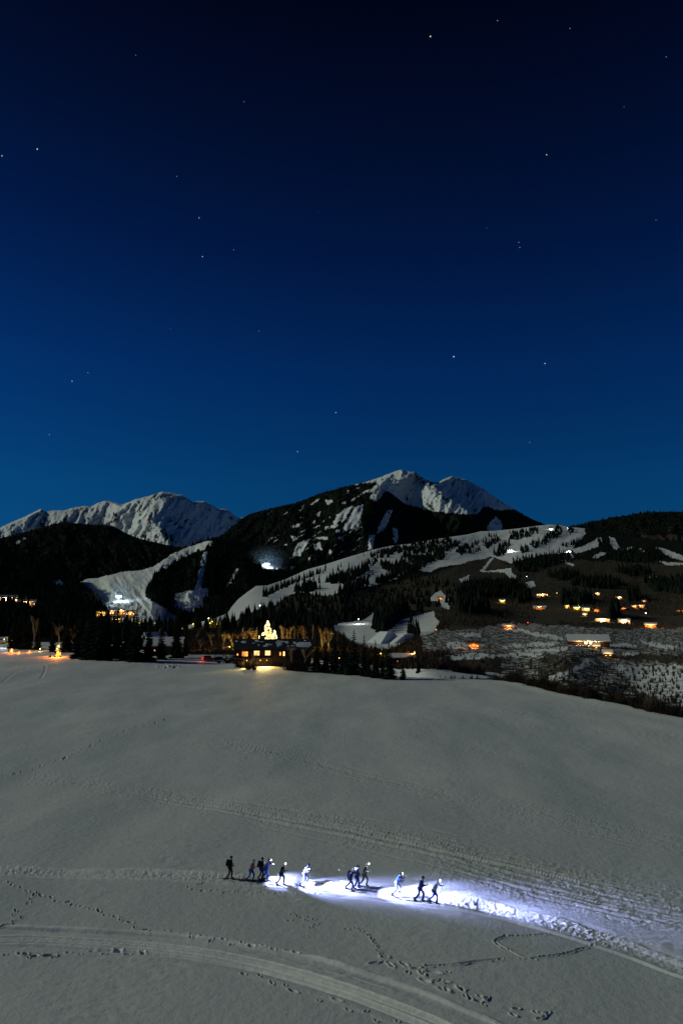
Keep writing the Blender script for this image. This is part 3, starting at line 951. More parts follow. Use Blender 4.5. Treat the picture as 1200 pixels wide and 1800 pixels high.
footprints(smooth_line([(430, 1708), (480, 1724), (520, 1738), (545, 1746)], 5), 1.0, 0.14, 0.1, 0.22)
footprints(smooth_line([(820, 1744), (850, 1756), (880, 1764), (905, 1772)], 5), 0.6, 0.2, 0.3, 0.22, 0.4)
for a, b in [(950, 1778), (942, 1776), (955, 1784), (948, 1786), (960, 1777), (907, 1769), (902, 1780), (855, 1752), (840, 1757)]:
    stamp(a, b, 0.17, 0.08, 0.13, trng.uniform(-1, 1), 0.06)
for k in range(26):
    stamp(286 + trng.uniform(-8, 34), 1172 + trng.uniform(-3, 4), 0.8, 0.5, 0.25, trng.uniform(-1, 1), 0.25)

M_FIELD = bpy.data.materials.new('field_snow')
M_FIELD.use_nodes = True
t = M_FIELD.node_tree
b = t.nodes['Principled BSDF']
b.inputs['Roughness'].default_value = 0.7
b.inputs['Specular IOR Level'].default_value = 0.2
geo = t.nodes.new('ShaderNodeNewGeometry')
n1 = t.nodes.new('ShaderNodeTexNoise')
n1.inputs['Scale'].default_value = 0.06
n1.inputs['Detail'].default_value = 5
t.links.new(geo.outputs['Position'], n1.inputs['Vector'])
mx = t.nodes.new('ShaderNodeMix')
mx.data_type = 'RGBA'
mx.inputs['A'].default_value = (0.59, 0.61, 0.59, 1)
mx.inputs['B'].default_value = (0.74, 0.74, 0.72, 1)
t.links.new(n1.outputs['Fac'], mx.inputs['Factor'])
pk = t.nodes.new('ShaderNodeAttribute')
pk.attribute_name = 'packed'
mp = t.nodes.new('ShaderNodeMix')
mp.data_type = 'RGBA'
mp.inputs['B'].default_value = (0.95, 0.94, 0.90, 1)  # packed snow, lightened further to stand for moonlight on the lines
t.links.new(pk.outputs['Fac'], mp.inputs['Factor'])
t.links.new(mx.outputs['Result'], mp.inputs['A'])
t.links.new(mp.outputs['Result'], b.inputs['Base Color'])
n2 = t.nodes.new('ShaderNodeTexNoise')
n2.inputs['Scale'].default_value = 1.6
n2.inputs['Detail'].default_value = 7
n2.inputs['Roughness'].default_value = 0.7
t.links.new(geo.outputs['Position'], n2.inputs['Vector'])
bp = t.nodes.new('ShaderNodeBump')
bp.inputs['Strength'].default_value = 0.6
bp.inputs['Distance'].default_value = 0.14
t.links.new(n2.outputs['Fac'], bp.inputs['Height'])
t.links.new(bp.outputs['Normal'], b.inputs['Normal'])

FV = np.stack([GX, GY, GZ + DZ], -1)
tag(link(bpy.data.objects.new('snow_field', np_mesh('snow_field', FV, grid_faces(len(pys), len(pxs), True), M_FIELD, True, {'packed': PACK_LIT}))), kind='structure')
# the land under and around it, out to the horizon
gv = []
gr = [0.0, 30, 140, 500, 2000, 8000, 30000, 90000]
for rr in gr:
    for k in range(48):
        a = 2 * math.pi * k / 48
        gv.append((rr * math.cos(a), rr * math.sin(a), -20.0 if rr < 600 else -70.0 - rr * 0.002))
tag(link(bpy.data.objects.new('ground', np_mesh('ground', gv, [(j * 48 + k, j * 48 + (k + 1) % 48, (j + 1) * 48 + (k + 1) % 48, (j + 1) * 48 + k) for j in range(len(gr) - 1) for k in range(48)][0:], M_FIELD))), kind='structure')

# ================================================================== VEGETATION
M_SPRUCE = principled('spruce_needles', (0.022, 0.030, 0.018), 0.9, 0.0, 0.35, 1.5)
M_BARK = principled('bark', (0.06, 0.045, 0.035), 0.9, 0.0, 0.3, 6)
M_TWIG = principled('bare_twigs', (0.28, 0.20, 0.11), 0.9, 0.0, 0.3, 2)
M_ASPEN = principled('aspen_bark', (0.30, 0.26, 0.20), 0.9, 0.0, 0.3, 3)
M_SCRUB = principled('scrub_stems', (0.075, 0.055, 0.04), 0.9, 0.0, 0.35, 1)
M_FARWOOD = principled('far_conifers', (0.016, 0.021, 0.014), 0.95, 0.0, 0.3, 0.1)
M_FARSCRUB = principled('far_scrub', (0.085, 0.070, 0.052), 0.95, 0.0, 0.4, 0.05)


def spruce_crown(seed, slim=0.2, levels=26):
    """unit-height crown of drooping, ragged branch sprays"""
    rd = random.Random(seed)
    m = MB()
    for k in range(levels):
        t = 0.05 + 0.95 * k / levels
        R0 = slim * (1 - t) ** 0.82 * (0.78 + 0.4 * rd.random())
        nb = 5 + int(6 * (1 - t))
        for j in range(nb):
            a = 2 * math.pi * (j + rd.random() * 0.9) / nb
            L = R0 * (0.6 + 0.6 * rd.random()) + 0.006
            z0 = t + rd.uniform(-0.01, 0.01)
            z1 = z0 + L * (0.12 - 0.55 * (1 - t)) + rd.uniform(-0.01, 0.01)
            w = L * (0.30 + 0.15 * rd.random())
            ca, sa = math.cos(a), math.sin(a)
            def q(f, s, dz):
                return (ca * L * f - sa * s, sa * L * f + ca * s, z0 + (z1 - z0) * f + dz)
            m.add([q(0, 0, 0.01), q(0.35, w, -0.012), q(0.55, w * 0.35, -0.002), q(0.8, w * 0.6, -0.016), q(1.08, 0, 0.004), q(0.82, -w * 0.55, -0.016), q(0.5, -w * 0.3, -0.002), q(0.3, -w, -0.012), q(0.5, 0, -0.05 * (1 - t) - 0.01)],
                  [(0, 1, 2), (2, 3, 4), (0, 2, 6), (2, 4, 6), (4, 5, 6), (6, 7, 0), (0, 2, 8), (2, 4, 8), (8, 4, 6), (0, 8, 6)])
    m.add([(0.012, 0, 0.93), (-0.008, 0.01, 0.93), (-0.004, -0.012, 0.93), (0, 0, 1.03)], [(0, 1, 3), (1, 2, 3), (2, 0, 3)])
    return m.mesh('spruce_crown', M_SPRUCE)


def spruce_trunk():
    m = MB()
    m.tube((0, 0, -0.02), (0, 0, 0.5), 0.017, 0.010, 7)
    m.tube((0, 0, 0.5), (0, 0, 0.97), 0.010, 0.002, 6)
    return m.mesh('spruce_trunk', M_BARK)


CROWNS = [spruce_crown(3, 0.17), spruce_crown(4, 0.21), spruce_crown(5, 0.14, 30), spruce_crown(6, 0.24, 22)]
TRUNK = spruce_trunk()


def spruce(loc, h, kind, rz, label, group, fat=1.0):
    o = empty('spruce_tree', loc, rz)
    tag(o, label, 'tree', group)
    for nm, me in (('trunk', TRUNK), ('crown', CROWNS[kind % len(CROWNS)])):
        c = link(bpy.data.objects.new(nm, me), o)
        c.scale = (h * fat, h * fat, h)
    return o


def bare_tree_meshes(seed, depth=5, spread=0.5, mat_b=None, upright=0.35):
    """unit-height leafless tree: trunk with limbs, and its twigs"""
    rd = random.Random(seed)
    tr, tw = MB(), MB()

    def grow(p, d, L, r, k):
        q = p + d * L
        (tr if k >= depth - 1 else tw).tube(p, q, r, r * 0.7, 5 if k >= depth - 1 else 3, False)
        if k == 0:
            return
        for j in range(3 if k > 1 else 4):
            v = Vector((rd.gauss(0, 1), rd.gauss(0, 1), rd.gauss(0, 1))).normalized()
            nd = (d + v * spread + Vector((0, 0, upright))).normalized()
            f = rd.uniform(0.35, 1.0)
            grow(p + d * L * f, nd, L * rd.uniform(0.55, 0.82), r * 0.62, k - 1)
    grow(Vector((0, 0, -0.01)), Vector((0, 0, 1)), 0.34, 0.014, depth)
    for m in (tr, tw):
        top = max(v[2] for v in tw.v)
    tr.v = [(x / top, y / top, z / top) for x, y, z in tr.v]
    tw.v = [(x / top, y / top, z / top) for x, y, z in tw.v]
    return tr.mesh('bare_trunk', M_ASPEN), tw.mesh('bare_branches', mat_b or M_TWIG)


BARE = [bare_tree_meshes(11), bare_tree_meshes(12, spread=0.38, upright=0.6), bare_tree_meshes(13, spread=0.6, upright=0.25)]
POPLAR = [bare_tree_meshes(14, spread=0.22, upright=1.0, mat_b=M_ASPEN), bare_tree_meshes(15, spread=0.26, upright=0.9, mat_b=M_ASPEN)]


def bare_tree(loc, h, meshes, rz, label, group, name='bare_tree', fat=1.0):
    o = empty(name, loc, rz)
    tag(o, label, 'tree', group)
    for nm, me in (('trunk', meshes[0]), ('branches', meshes[1])):
        c = link(bpy.data.objects.new(nm, me), o)
        c.scale = (h * fat, h * fat, h)
    return o


def bush_mesh(seed, n=150):
    rd = random.Random(seed)
    m = MB()
    for k in range(n):
        a, b = rd.uniform(0, 2 * math.pi), rd.random() ** 0.7 * 1.15
        L = rd.uniform(0.55, 1.0) * (1.05 - 0.35 * b)
        x0, y0 = rd.gauss(0, 0.12), rd.gauss(0, 0.12)
        d = Vector((math.cos(a) * math.sin(b), math.sin(a) * math.sin(b), math.cos(b)))
        p, q = Vector((x0, y0, -0.05)), Vector((x0, y0, 0)) + d * L
        s = d.orthogonal().normalized() * 0.018
        s.rotate(Matrix.Rotation(rd.uniform(0, 6.28), 3, d))
        m.add([p - s, p + s, q], [(0, 1, 2)])
        for j in range(5):
            f = rd.uniform(0.35, 0.95)
            e = p.lerp(q, f)
            v = (d + Vector((rd.gauss(0, .6), rd.gauss(0, .6), rd.gauss(0, .4)))).normalized() * rd.uniform(0.12, 0.3)
            w = v.orthogonal().normalized() * 0.013
            m.add([e - w, e + w, e + v], [(0, 1, 2)])
    return m.mesh('bush_stems', M_SCRUB)


BUSH = [bush_mesh(21), bush_mesh(22), bush_mesh(23)]


def bush(loc, h, kind, label, group, fat=1.0):
    o = link(bpy.data.objects.new('leafless_bush', BUSH[kind % 3]))
    o.location = loc
    o.scale = (h * fat, h * fat, h)
    o.rotation_euler = (0, 0, kind * 1.7)
    tag(o, label, 'bush', group)
    return o


def gpt(px, py):
    """ground under a photograph position: the snow field, or the hill beyond its rim"""
    sx, sy, tz = raydir(px, py)
    if tz < -0.02 and -CAMZ / tz < float(rim(px)):
        return G(px, py)
    p = ski_hill.pos(np.array([float(px)]), np.array([float(py)]))[0]
    return Vector(p)


def tall(p, py_top, px=None):
    """height above a ground point whose top shows at row py_top"""
    r = math.hypot(p.x, p.y)
    pxx = to_px(p.x, p.y, p.z)[0]
    return CAMZ + float(raydir(pxx, py_top)[2]) * r - p.z


# ---- spruces along the far edge of the field
SPR = [(20, 1140, 1092, 'dark spruce behind the coach at the left edge'), (45, 1141, 1083, 'dark spruce standing behind the row of small fires'), (66, 1142, 1087, 'dark spruce above the yellow lantern left of the bonfire'),
       (92, 1146, 1089, 'dark spruce directly behind the large bonfire'), (118, 1146, 1084, 'dark spruce between the bonfire and the tall spruce group'), (140, 1157, 1064, 'leftmost of the tall spruces right of the bonfire'),
       (157, 1159, 1055, 'tallest spruce of the dark group right of the bonfire'), (174, 1160, 1070, 'spruce in front of the lit village lodges, left side'), (188, 1157, 1060, 'pointed spruce rising between the village lights'),
       (205, 1157, 1066, 'spruce below the floodlit snow in the dark group'), (222, 1161, 1080, 'broad dark spruce in front of the village lights, right side'), (238, 1163, 1068, 'tall slim spruce just right of the village lights'),
       (261, 1162, 1084, 'mid sized spruce left of the snow roofed cabin'), (283, 1159, 1096, 'short spruce close beside the snow roofed cabin'), (310, 1157, 1066, 'tall lone spruce right of the snow roofed cabin'),
       (326, 1153, 1104, 'low spruce left of the red car'),
       (556, 1181, 1118, 'spruce at the right gable of the long lit house'), (588, 1183, 1106, 'broad spruce beside the yellow lit yard'), (604, 1185, 1110, 'leftmost spruce of the rim group right of the yard'),
       (622, 1186, 1107, 'slim tall spruce second in the rim group'), (640, 1189, 1116, 'spruce with spindly top in the middle of the rim group'), (660, 1192, 1125, 'broad low spruce in the rim group'),
       (684, 1194, 1129, 'rightmost large spruce of the rim group'), (672, 1192, 1150, 'small spruce between the two right rim spruces'), (648, 1190, 1146, 'small spruce filling the gap in the rim group'), (708, 1195, 1160, 'short spruce at the right end of the rim group'),
       (735, 1183, 1146, 'slim spruce beside the orange lit bare trees'), (612, 1187, 1150, 'small spruce in front of the rim group left end'), (572, 1181, 1132, 'spruce in shade behind the red tail light')]
for k, (px, py, ty, lab) in enumerate(SPR):
    p = gpt(px, py)
    spruce(p, tall(p, ty), k * 7 + k // 3, k * 1.3, lab, 'spruces along the field edge', 0.95 + 0.25 * ((k * 37) % 10) / 10)
# filler spruces, dark mass behind the first row
for k in range(26):
    px = 30 + k * 12.3 + rng.uniform(-5, 5)
    if 60 < px < 110 or 324 < px < 350:
        continue
    p = gpt(px, 1137 + rng.uniform(-3, 4))
    spruce(p, rng.uniform(9, 17), k, k * 2.1, 'shadowed spruce in the second row behind the field edge', 'second row of spruces', 1.2)
# ---- bare trees: behind the house, in the yard and by the cabin
BT = [(432, 1140, 1104, 0, 'bare tree behind the left end of the long house'), (446, 1140, 1102, 2, 'wide bare tree left of the lit tree'), (497, 1140, 1097, 1, 'bare tree glowing yellow just right of the lit tree'),
      (508, 1141, 1100, 1, 'second yellow lit bare tree behind the house roof'), (518, 1140, 1094, 3, 'slender poplar glowing behind the house roof'), (533, 1141, 1098, 1, 'dim bare tree behind the right part of the roof'),
      (549, 1142, 1096, 4, 'slender poplar behind the right gable'), (566, 1146, 1100, 1, 'bare tree behind the yard right of the house'), (578, 1150, 1104, 0, 'wide bare tree beside the yard lights'),
      (410, 1145, 1112, 2, 'bare tree left of the long house'), (392, 1145, 1108, 0, 'bare tree over the parked dark car'), (372, 1143, 1110, 2, 'round bare tree right above the red car'), (352, 1146, 1120, 0, 'bare tree left of the red car'),
      (345, 1128, 1100, 2, 'bare tree below the lit foot of the ski run'), (385, 1125, 1100, 1, 'bare tree lit warm below the run lights'),
      (724, 1152, 1128, 3, 'orange lit bare tree right of the rim spruces'), (731, 1153, 1130, 4, 'second orange lit bare tree right of the rim spruces'),
      (428, 1173, 1136, 0, 'thin bare tree in front of the left house window'), (441, 1176, 1142, 2, 'low bare tree standing before the house deck'), (512, 1176, 1132, 2, 'bare tree in front of the dark right half of the house'), (536, 1178, 1134, 0, 'bare tree at the right front corner of the house'),
      (60, 1130, 1080, 1, 'pale stemmed bare tree below the left hillside house'), (104, 1140, 1094, 2, 'bare tree right of the small lit window post'), (125, 1140, 1098, 0, 'brown bare tree beside the tall spruce group')]
for k in range(22):
    px = 396 + k * 9.2 + rng.uniform(-3, 3)
    if 458 < px < 492:
        continue
    BT.append((px, 1139 + rng.uniform(-4, 3), rng.uniform(1098, 1114), int(rng.integers(0, 5)), 'leafless tree catching golden light in the grove behind the long house'))
for k, (px, py, ty, kd, lab) in enumerate(BT):
    p = gpt(px, py)
    bare_tree(p, tall(p, ty), (BARE + POPLAR)[kd], k * 2.3, lab, 'bare trees along the field edge' if k < 24 else 'grove of leafless trees behind the long house', fat=1.1 if kd < 3 else 0.8)
# ---- bushes: along the house front and along the right rim
for k, (px, py, h) in enumerate([(424, 1174, 2.6), (436, 1177, 3.0), (446, 1178, 2.4), (508, 1178, 4.2), (517, 1179, 4.6), (526, 1179, 4.4), (535, 1180, 4.6), (400, 1166, 2.0), (385, 1166, 1.6)]):
    bush(G(px, py), h, k, ['thin bush in front of the left house window', 'bush beneath the deck of the long house', 'sparse bush below the bright house windows', 'dense dark bush against the right half of the house', 'tall dark bush in front of the right house wall', 'third dark bush at the right house wall', 'dark bush at the right corner of the house', 'low bush left of the house lights', 'low bush in front of the dark car'][k], 'bushes in front of the long house')
k = 0
x = 800.0
while x < 1215:
    base = np.interp(x, [800, 860, 950, 1050, 1200, 1300], [1182, 1190, 1206, 1226, 1249, 1262])
    p = gpt(x, base - rng.uniform(0.5, 3.0))
    if x > 850:
        rr = float(rim(x)) + rng.uniform(1, 7)
        sx_, sy_, _ = raydir(x, base)
        p = Vector((float(sx_) * rr, float(sy_) * rr, 0))
        p.z = float(zfield(p.x, p.y))
    h = rng.uniform(2.6, 5.0) if x < 1180 or x > 1186 else 3
    lab, grp = next((l, g) for lim, l, g in ((860, 'leafless bush on the snowy bank right of the rim spruces', 'bushes on the snowy bank'), (950, 'leafless bush where the dark rim hedge begins, left of the scrub bluff', 'start of the rim hedge'), (1050, 'leafless bush of the rim hedge below the big snow roofed house', 'rim hedge below the big house'), (1140, 'leafless bush of the rim hedge in front of the scrub bluff', 'rim hedge before the bluff'), (9999, 'leafless bush of the rim hedge nearest the right edge of the picture', 'rim hedge at the right edge')) if x < lim)
    bush(p, h, k, lab, grp, rng.uniform(0.7, 1.0))
    x += rng.uniform(5.5, 10)
    k += 1

# ---- far trees as masses
def inst_mesh(name, tv, tf, P, H, Wd, mat, tilt=None):
    """many copies of a small template joined into one mesh"""
    n = len(P)
    a = rng.uniform(0, 2 * np.pi, n)
    c, s = np.cos(a), np.sin(a)
    tv = np.asarray(tv, float)
    X = (tv[None, :, 0] * c[:, None] - tv[None, :, 1] * s[:, None]) * Wd[:, None] + P[:, None, 0]
    Y = (tv[None, :, 0] * s[:, None] + tv[None, :, 1] * c[:, None]) * Wd[:, None] + P[:, None, 1]
    Z = tv[None, :, 2] * H[:, None] + P[:, None, 2]
    V = np.stack([X, Y, Z], -1).reshape(-1, 3)
    F = (np.asarray(tf)[None] + (np.arange(n) * len(tv))[:, None, None]).reshape(-1, 3)
    me = np_mesh(name, V, F, mat)
    return link(bpy.data.objects.new(name, me))


def cone_tpl(tiers, n, seed):
    rd = random.Random(seed)
    v, f = [], []
    for k in range(tiers):
        z0, z1 = k / tiers * 0.85 - 0.02, min(1.0, (k + 1.7) / tiers)
        rr = 0.24 * (1 - k / tiers) ** 0.8
        b = len(v)
        for j in range(n):
            a = 2 * math.pi * j / n
            q = rr * rd.uniform(0.65, 1.2)
            v.append((q * math.cos(a), q * math.sin(a), z0 + rd.uniform(-0.04, 0.04)))
        v.append((0, 0, z1))
        f += [(b + j, b + (j + 1) % n, b + n) for j in range(n)]
    return v, f


def twig_tpl(seed, n=7):
    rd = random.Random(seed)
    v, f = [], []
    for k in range(n):
        a, b = rd.uniform(0, 6.28), rd.uniform(0.05, 0.6)
        d = (math.cos(a) * math.sin(b), math.sin(a) * math.sin(b), math.cos(b))
        w = 0.09
        i = len(v)
        x0, y0 = rd.uniform(-.15, .15), rd.uniform(-.15, .15)
        v += [(x0 - math.sin(a) * w, y0 + math.cos(a) * w, -0.05), (x0 + math.sin(a) * w, y0 - math.cos(a) * w, -0.05), (x0 + d[0], y0 + d[1], d[2])]
        f.append((i, i + 1, i + 2))
    return v, f


def scatter(layer, n, x0, x1, y0, y1, keep, seed):
    g = np.random.default_rng(seed)
    px, py = g.uniform(x0, x1, n), g.uniform(y0, y1, n)
    m = (py > layer.top(px) + 0.5) & (py < np.interp(px, layer.botx, layer.boty))
    px, py = px[m], py[m]
    m = keep(px, py)
    px, py = px[m], py[m]
    return px, py, layer.pos(px, py)


FARC = cone_tpl(3, 6, 1)
MINI = cone_tpl(1, 5, 2)


def wood(name, layer, n, box, keep, hmin, hmax, seed, label, tpl=FARC, mat=None, wide=1.0, cat='trees'):
    px, py, P = scatter(layer, n, *box, keep, seed)
    H = rng.uniform(hmin, hmax, len(P))
    o = inst_mesh(name, tpl[0], tpl[1], P, H, H * wide * rng.uniform(0.8, 1.25, len(P)), mat or M_FARWOOD)
    tag(o, label, cat, None, 'stuff')
    return o


def nosnow(layer):
    def f(px, py):
        sn, br = layer.masks(px, py)
        return (sn < 0.3) & (br < 0.5)
    return f


def crest_strip(layer, d):
    return lambda px, py: (py < layer.top(px) + d)


wood('forest', main_peak, 16000, (380, 960, 840, 1000), nosnow(main_peak), 14, 24, 51, 'dark conifer forest covering the flanks of the main peak', MINI, None, 1.3)
wood('forest', peak_spur, 7000, (100, 640, 945, 1085), nosnow(peak_spur), 12, 20, 52, 'dark conifer forest around the wide ski run on the left', MINI, None, 1.2)
wood('forest', forest_ridge, 3500, (0, 340, 915, 1020), nosnow(forest_ridge), 14, 22, 53, 'black forest on the ridge below the snowy massif', MINI, None, 1.3)
wood('forest', forest_knoll, 2600, (-20, 190, 945, 1080), nosnow(forest_knoll), 12, 18, 54, 'black forest on the knoll at the left edge', MINI, None, 1.2)
wood('forest', right_ridge, 4500, (940, 1220, 895, 960), lambda px, py: py < right_ridge.top(px) + 40, 14, 22, 55, 'dark forest on the ridge at the upper right', MINI, None, 1.3)
DENSE = [[(960, 1012), (1000, 1006), (1020, 1014), (985, 1022)], [(1075, 1004), (1120, 1000), (1150, 1008), (1110, 1014)], [(905, 1050), (935, 1052), (930, 1060), (900, 1062)], [(985, 1052), (1040, 1054), (1035, 1062), (990, 1064)], [(1070, 1080), (1085, 1078), (1090, 1086), (1074, 1090)], [(800, 1070), (860, 1072), (850, 1082), (800, 1080)], [(1100, 1048), (1120, 1044), (1125, 1056), (1104, 1060)], [(520, 1040), (545, 1030), (560, 1034), (548, 1042)], [(596, 1044), (612, 1034), (640, 1024), (650, 1026), (630, 1036), (604, 1046)], [(800, 968), (822, 960), (826, 970), (808, 978)], [(846, 958), (872, 946), (880, 950), (856, 966)], [(930, 958), (946, 950), (950, 960), (938, 966)], [(660, 1024), (690, 1012), (700, 1014), (676, 1026)], [(690, 968), (712, 960), (716, 966), (700, 974)], [(600, 1020), (622, 1010), (640, 1000), (648, 1004), (630, 1014), (612, 1026), (602, 1030)], [(575, 1024), (596, 1014), (610, 1012), (600, 1022), (584, 1028)], [(760, 962), (800, 950), (812, 955), (800, 964), (772, 974)], [(868, 978), (880, 958), (896, 954), (894, 968), (882, 980)], [(912, 966), (926, 962), (930, 970), (918, 974)], [(640, 1000), (660, 985), (664, 990), (648, 1006)], [(1080, 968), (1150, 966), (1170, 980), (1130, 990), (1060, 984)], [(900, 992), (960, 980), (1000, 976), (1005, 984), (960, 1000), (905, 1006)], [(1010, 1020), (1060, 1022), (1100, 1030), (1060, 1036), (1000, 1030)], [(1130, 1022), (1200, 1022), (1200, 1046), (1150, 1040)], [(820, 1030), (900, 1026), (920, 1040), (870, 1052), (800, 1050)], [(722, 957), (790, 945), (800, 957), (786, 968), (770, 972), (738, 972), (715, 978), (706, 985), (712, 972)], [(712, 978), (760, 976), (786, 972), (782, 980), (760, 990), (742, 1000), (715, 1012), (690, 1010), (672, 1000), (668, 990), (690, 995)], [(893, 937), (948, 929), (944, 938), (925, 946), (905, 950), (895, 948)],
         [(650, 978), (672, 968), (700, 962), (696, 972), (680, 980), (655, 983)], [(656, 1104), (660, 1098), (680, 1085), (700, 1078), (716, 1074), (700, 1090), (684, 1104), (672, 1116)], [(968, 948), (960, 958), (950, 958), (952, 950), (970, 935), (980, 925), (988, 926), (986, 940), (976, 948)], [(996, 929), (1011, 930), (1012, 939), (1000, 940)], [(980, 960), (1005, 955), (1028, 950), (1020, 958), (1000, 962)], [(1050, 950), (1062, 946), (1070, 952), (1068, 962), (1052, 960)]]
wood('forest', ski_hill, 24000, (515, 1200, 920, 1120), lambda px, py: inpolys(px, py, DENSE, 1.2), 13, 27, 56, 'dense dark conifer stands between the ski runs', FARC)
HF = [[(318, 1106), (345, 1099), (410, 1093), (470, 1066), (500, 1053), (540, 1040), (575, 1048), (620, 1038), (700, 1015), (745, 1004), (760, 1010), (800, 1030), (870, 1020), (930, 1010), (960, 1000), (870, 1050), (780, 1070), (740, 1078), (640, 1090), (590, 1098), (500, 1110), (330, 1115)],
      [(1060, 952), (1200, 955), (1200, 985), (1120, 1000), (1050, 990), (1010, 985), (1030, 975)], [(940, 978), (1000, 985), (960, 995), (890, 1000), (900, 990)], [(-10, 1040), (150, 1092), (318, 1104), (318, 1120), (-10, 1120)]]
wood('forest', ski_hill, 7000, (-10, 1210, 940, 1120), lambda px, py: inpolys(px, py, HF, 2.5) & nosnow(ski_hill)(px, py) | (inpolys(px, py, HF, 2.5) & (ski_hill.masks(px, py)[0] < 0.3)), 9, 17, 57, 'dark conifer and brush belt across the foot of the ski hill', FARC)
wood('brush', ski_hill, 14000, (560, 1300, 985, 1100), lambda px, py: (ski_hill.masks(px, py)[0] < 0.3) & ~inpolys(px, py, HF, 2.5), 2.5, 6, 58, 'grey brown leafless aspen woods around the right hand houses', twig_tpl(5), M_FARSCRUB, 0.8, 'brush')
wood('brush', ski_hill, 4500, (740, 1320, 1095, 1260), lambda px, py: (ski_hill.masks(px, py)[0] < 0.9) & (noise2(px / 9, py / 4, 77) > -0.15), 0.8, 2.2, 59, 'dark scrub dotting the snowy bluff beyond the right rim', twig_tpl(6, 9), M_FARSCRUB, 0.9, 'brush')

wood('brush', ski_hill, 9000, (320, 790, 1096, 1185), lambda px, py: ski_hill.masks(px, py)[0] < 0.3, 1.5, 4.0, 60, 'dark leafless brush between the grove and the terrain park', twig_tpl(8, 9), M_SCRUB, 0.8, 'brush')

# ---- single conifers that stand out on the ski runs
def far_conifer_mesh(seed):
    v, f = cone_tpl(5, 7, seed)
    m = MB()
    m.add(v, f)
    m.tube((0, 0, -0.03), (0, 0, 0.2), 0.025, 0.02, 5)
    return m.mesh('run_conifer', M_FARWOOD)


FCM = [far_conifer_mesh(k) for k in (61, 62, 63, 64)]
ROWS = [([(463, 1050), (500, 1033), (540, 1016), (573, 1003)], 46, 2.0, 15, 'conifer in the row dividing the two lower ski runs', 'row of conifers between the lower runs'),
        ([(582, 1021), (610, 1011), (640, 996), (655, 986)], 34, 3.5, 15, 'conifer in the strip beside the middle ski run', 'strip of conifers in the middle run'),
        ([(615, 1033), (640, 1022), (655, 1010)], 14, 3.0, 14, 'conifer on the spur below the middle ski run', 'conifers below the middle run'),
        ([(672, 1002), (700, 998), (720, 1004)], 16, 4.5, 16, 'conifer on the ragged left edge of the dense stand', 'conifers edging the dense stand'),
        ([(760, 975), (790, 966), (806, 958)], 20, 4.5, 17, 'conifer scattered above the upper ski run', 'conifers above the upper run'),
        ([(826, 964), (850, 950), (872, 940)], 22, 3.0, 18, 'conifer in the diagonal strip on the upper ski run', 'diagonal strip on the upper run'),
        ([(822, 974), (846, 968)], 9, 3.0, 18, 'conifer in the small clump on the upper ski run', 'small clump on the upper run'),
        ([(866, 976), (886, 958), (898, 955)], 14, 4.0, 18, 'conifer in the clump left of the hillside lodge', 'clump beside the hillside lodge'),
        ([(900, 985), (940, 980), (990, 972)], 24, 5.0, 15, 'conifer along the lower edge of the upper ski run', 'conifers along the run edge'),
        ([(664, 1100), (690, 1086), (712, 1076)], 16, 3.0, 11, 'conifer along the edge of the terrain park stand', 'conifers by the terrain park'),
        ([(716, 1117), (736, 1116)], 12, 4.0, 10, 'conifer in the clump right of the snow ramps', 'clump right of the snow ramps')]
nfc = 0
for pts, n, sp, h, lab, grp in ROWS:
    pts = np.array(pts, float)
    cum = np.concatenate([[0], np.cumsum(np.hypot(*np.diff(pts, axis=0).T))])
    for k in range(n):
        d = cum[-1] * (k + rng.uniform(0, 0.9)) / n
        px = np.interp(d, cum, pts[:, 0]) + rng.normal(0, sp * 0.3)
        py = np.interp(d, cum, pts[:, 1]) + rng.normal(0, sp * 0.5)
        py = max(py, float(ski_hill.top(px)) + 1.5)
        p = ski_hill.pos(np.array([px]), np.array([py]))[0]
        o = link(bpy.data.objects.new('run_conifer', FCM[nfc % 4]))
        hh = 1.4 * h * rng.uniform(0.65, 1.25)
        o.location, o.scale, o.rotation_euler = p, (hh * 0.8, hh * 0.8, hh), (0, 0, nfc * 1.1)
        tag(o, lab, 'tree', grp)
        nfc += 1
for px, py, h, lab in [(551, 1020, 13, 'lone conifer on the lower ski run, left of a taller one'), (561, 1025, 18, 'tall lone conifer on the middle of the lower ski run'), (599, 997, 14, 'lone conifer near the crest of the ski run'), (594, 1003, 16, 'lone conifer second from the crest of the run'), (585, 1009, 15, 'lone conifer left of the middle strip'),
                       (613, 1003, 20, 'tall paired conifer at the top of the middle strip'), (538, 1034, 9, 'short bush like conifer on the lower run'), (562, 1036, 12, 'small conifer low on the lower run'), (639, 977, 12, 'single conifer on the skyline strip of the run'), (572, 1000, 18, 'tall conifer ending the dividing row'),
                       (675, 1076, 15, 'lone conifer at the top of the terrain park'), (722, 1094, 12, 'lone conifer in the terrain park opening'), (398, 1095, 11, 'slim conifer at the lower end of the ski run'), (379, 1094, 10, 'dark conifer on the foot of the ski run')]:
    p = ski_hill.pos(np.array([float(px)]), np.array([float(py)]))[0]
    o = link(bpy.data.objects.new('run_conifer', FCM[nfc % 4]))
    o.location, o.scale, o.rotation_euler = p, (h, h, h * 1.45), (0, 0, nfc * 1.1)
    tag(o, lab, 'tree', 'single conifers on the runs')
    nfc += 1

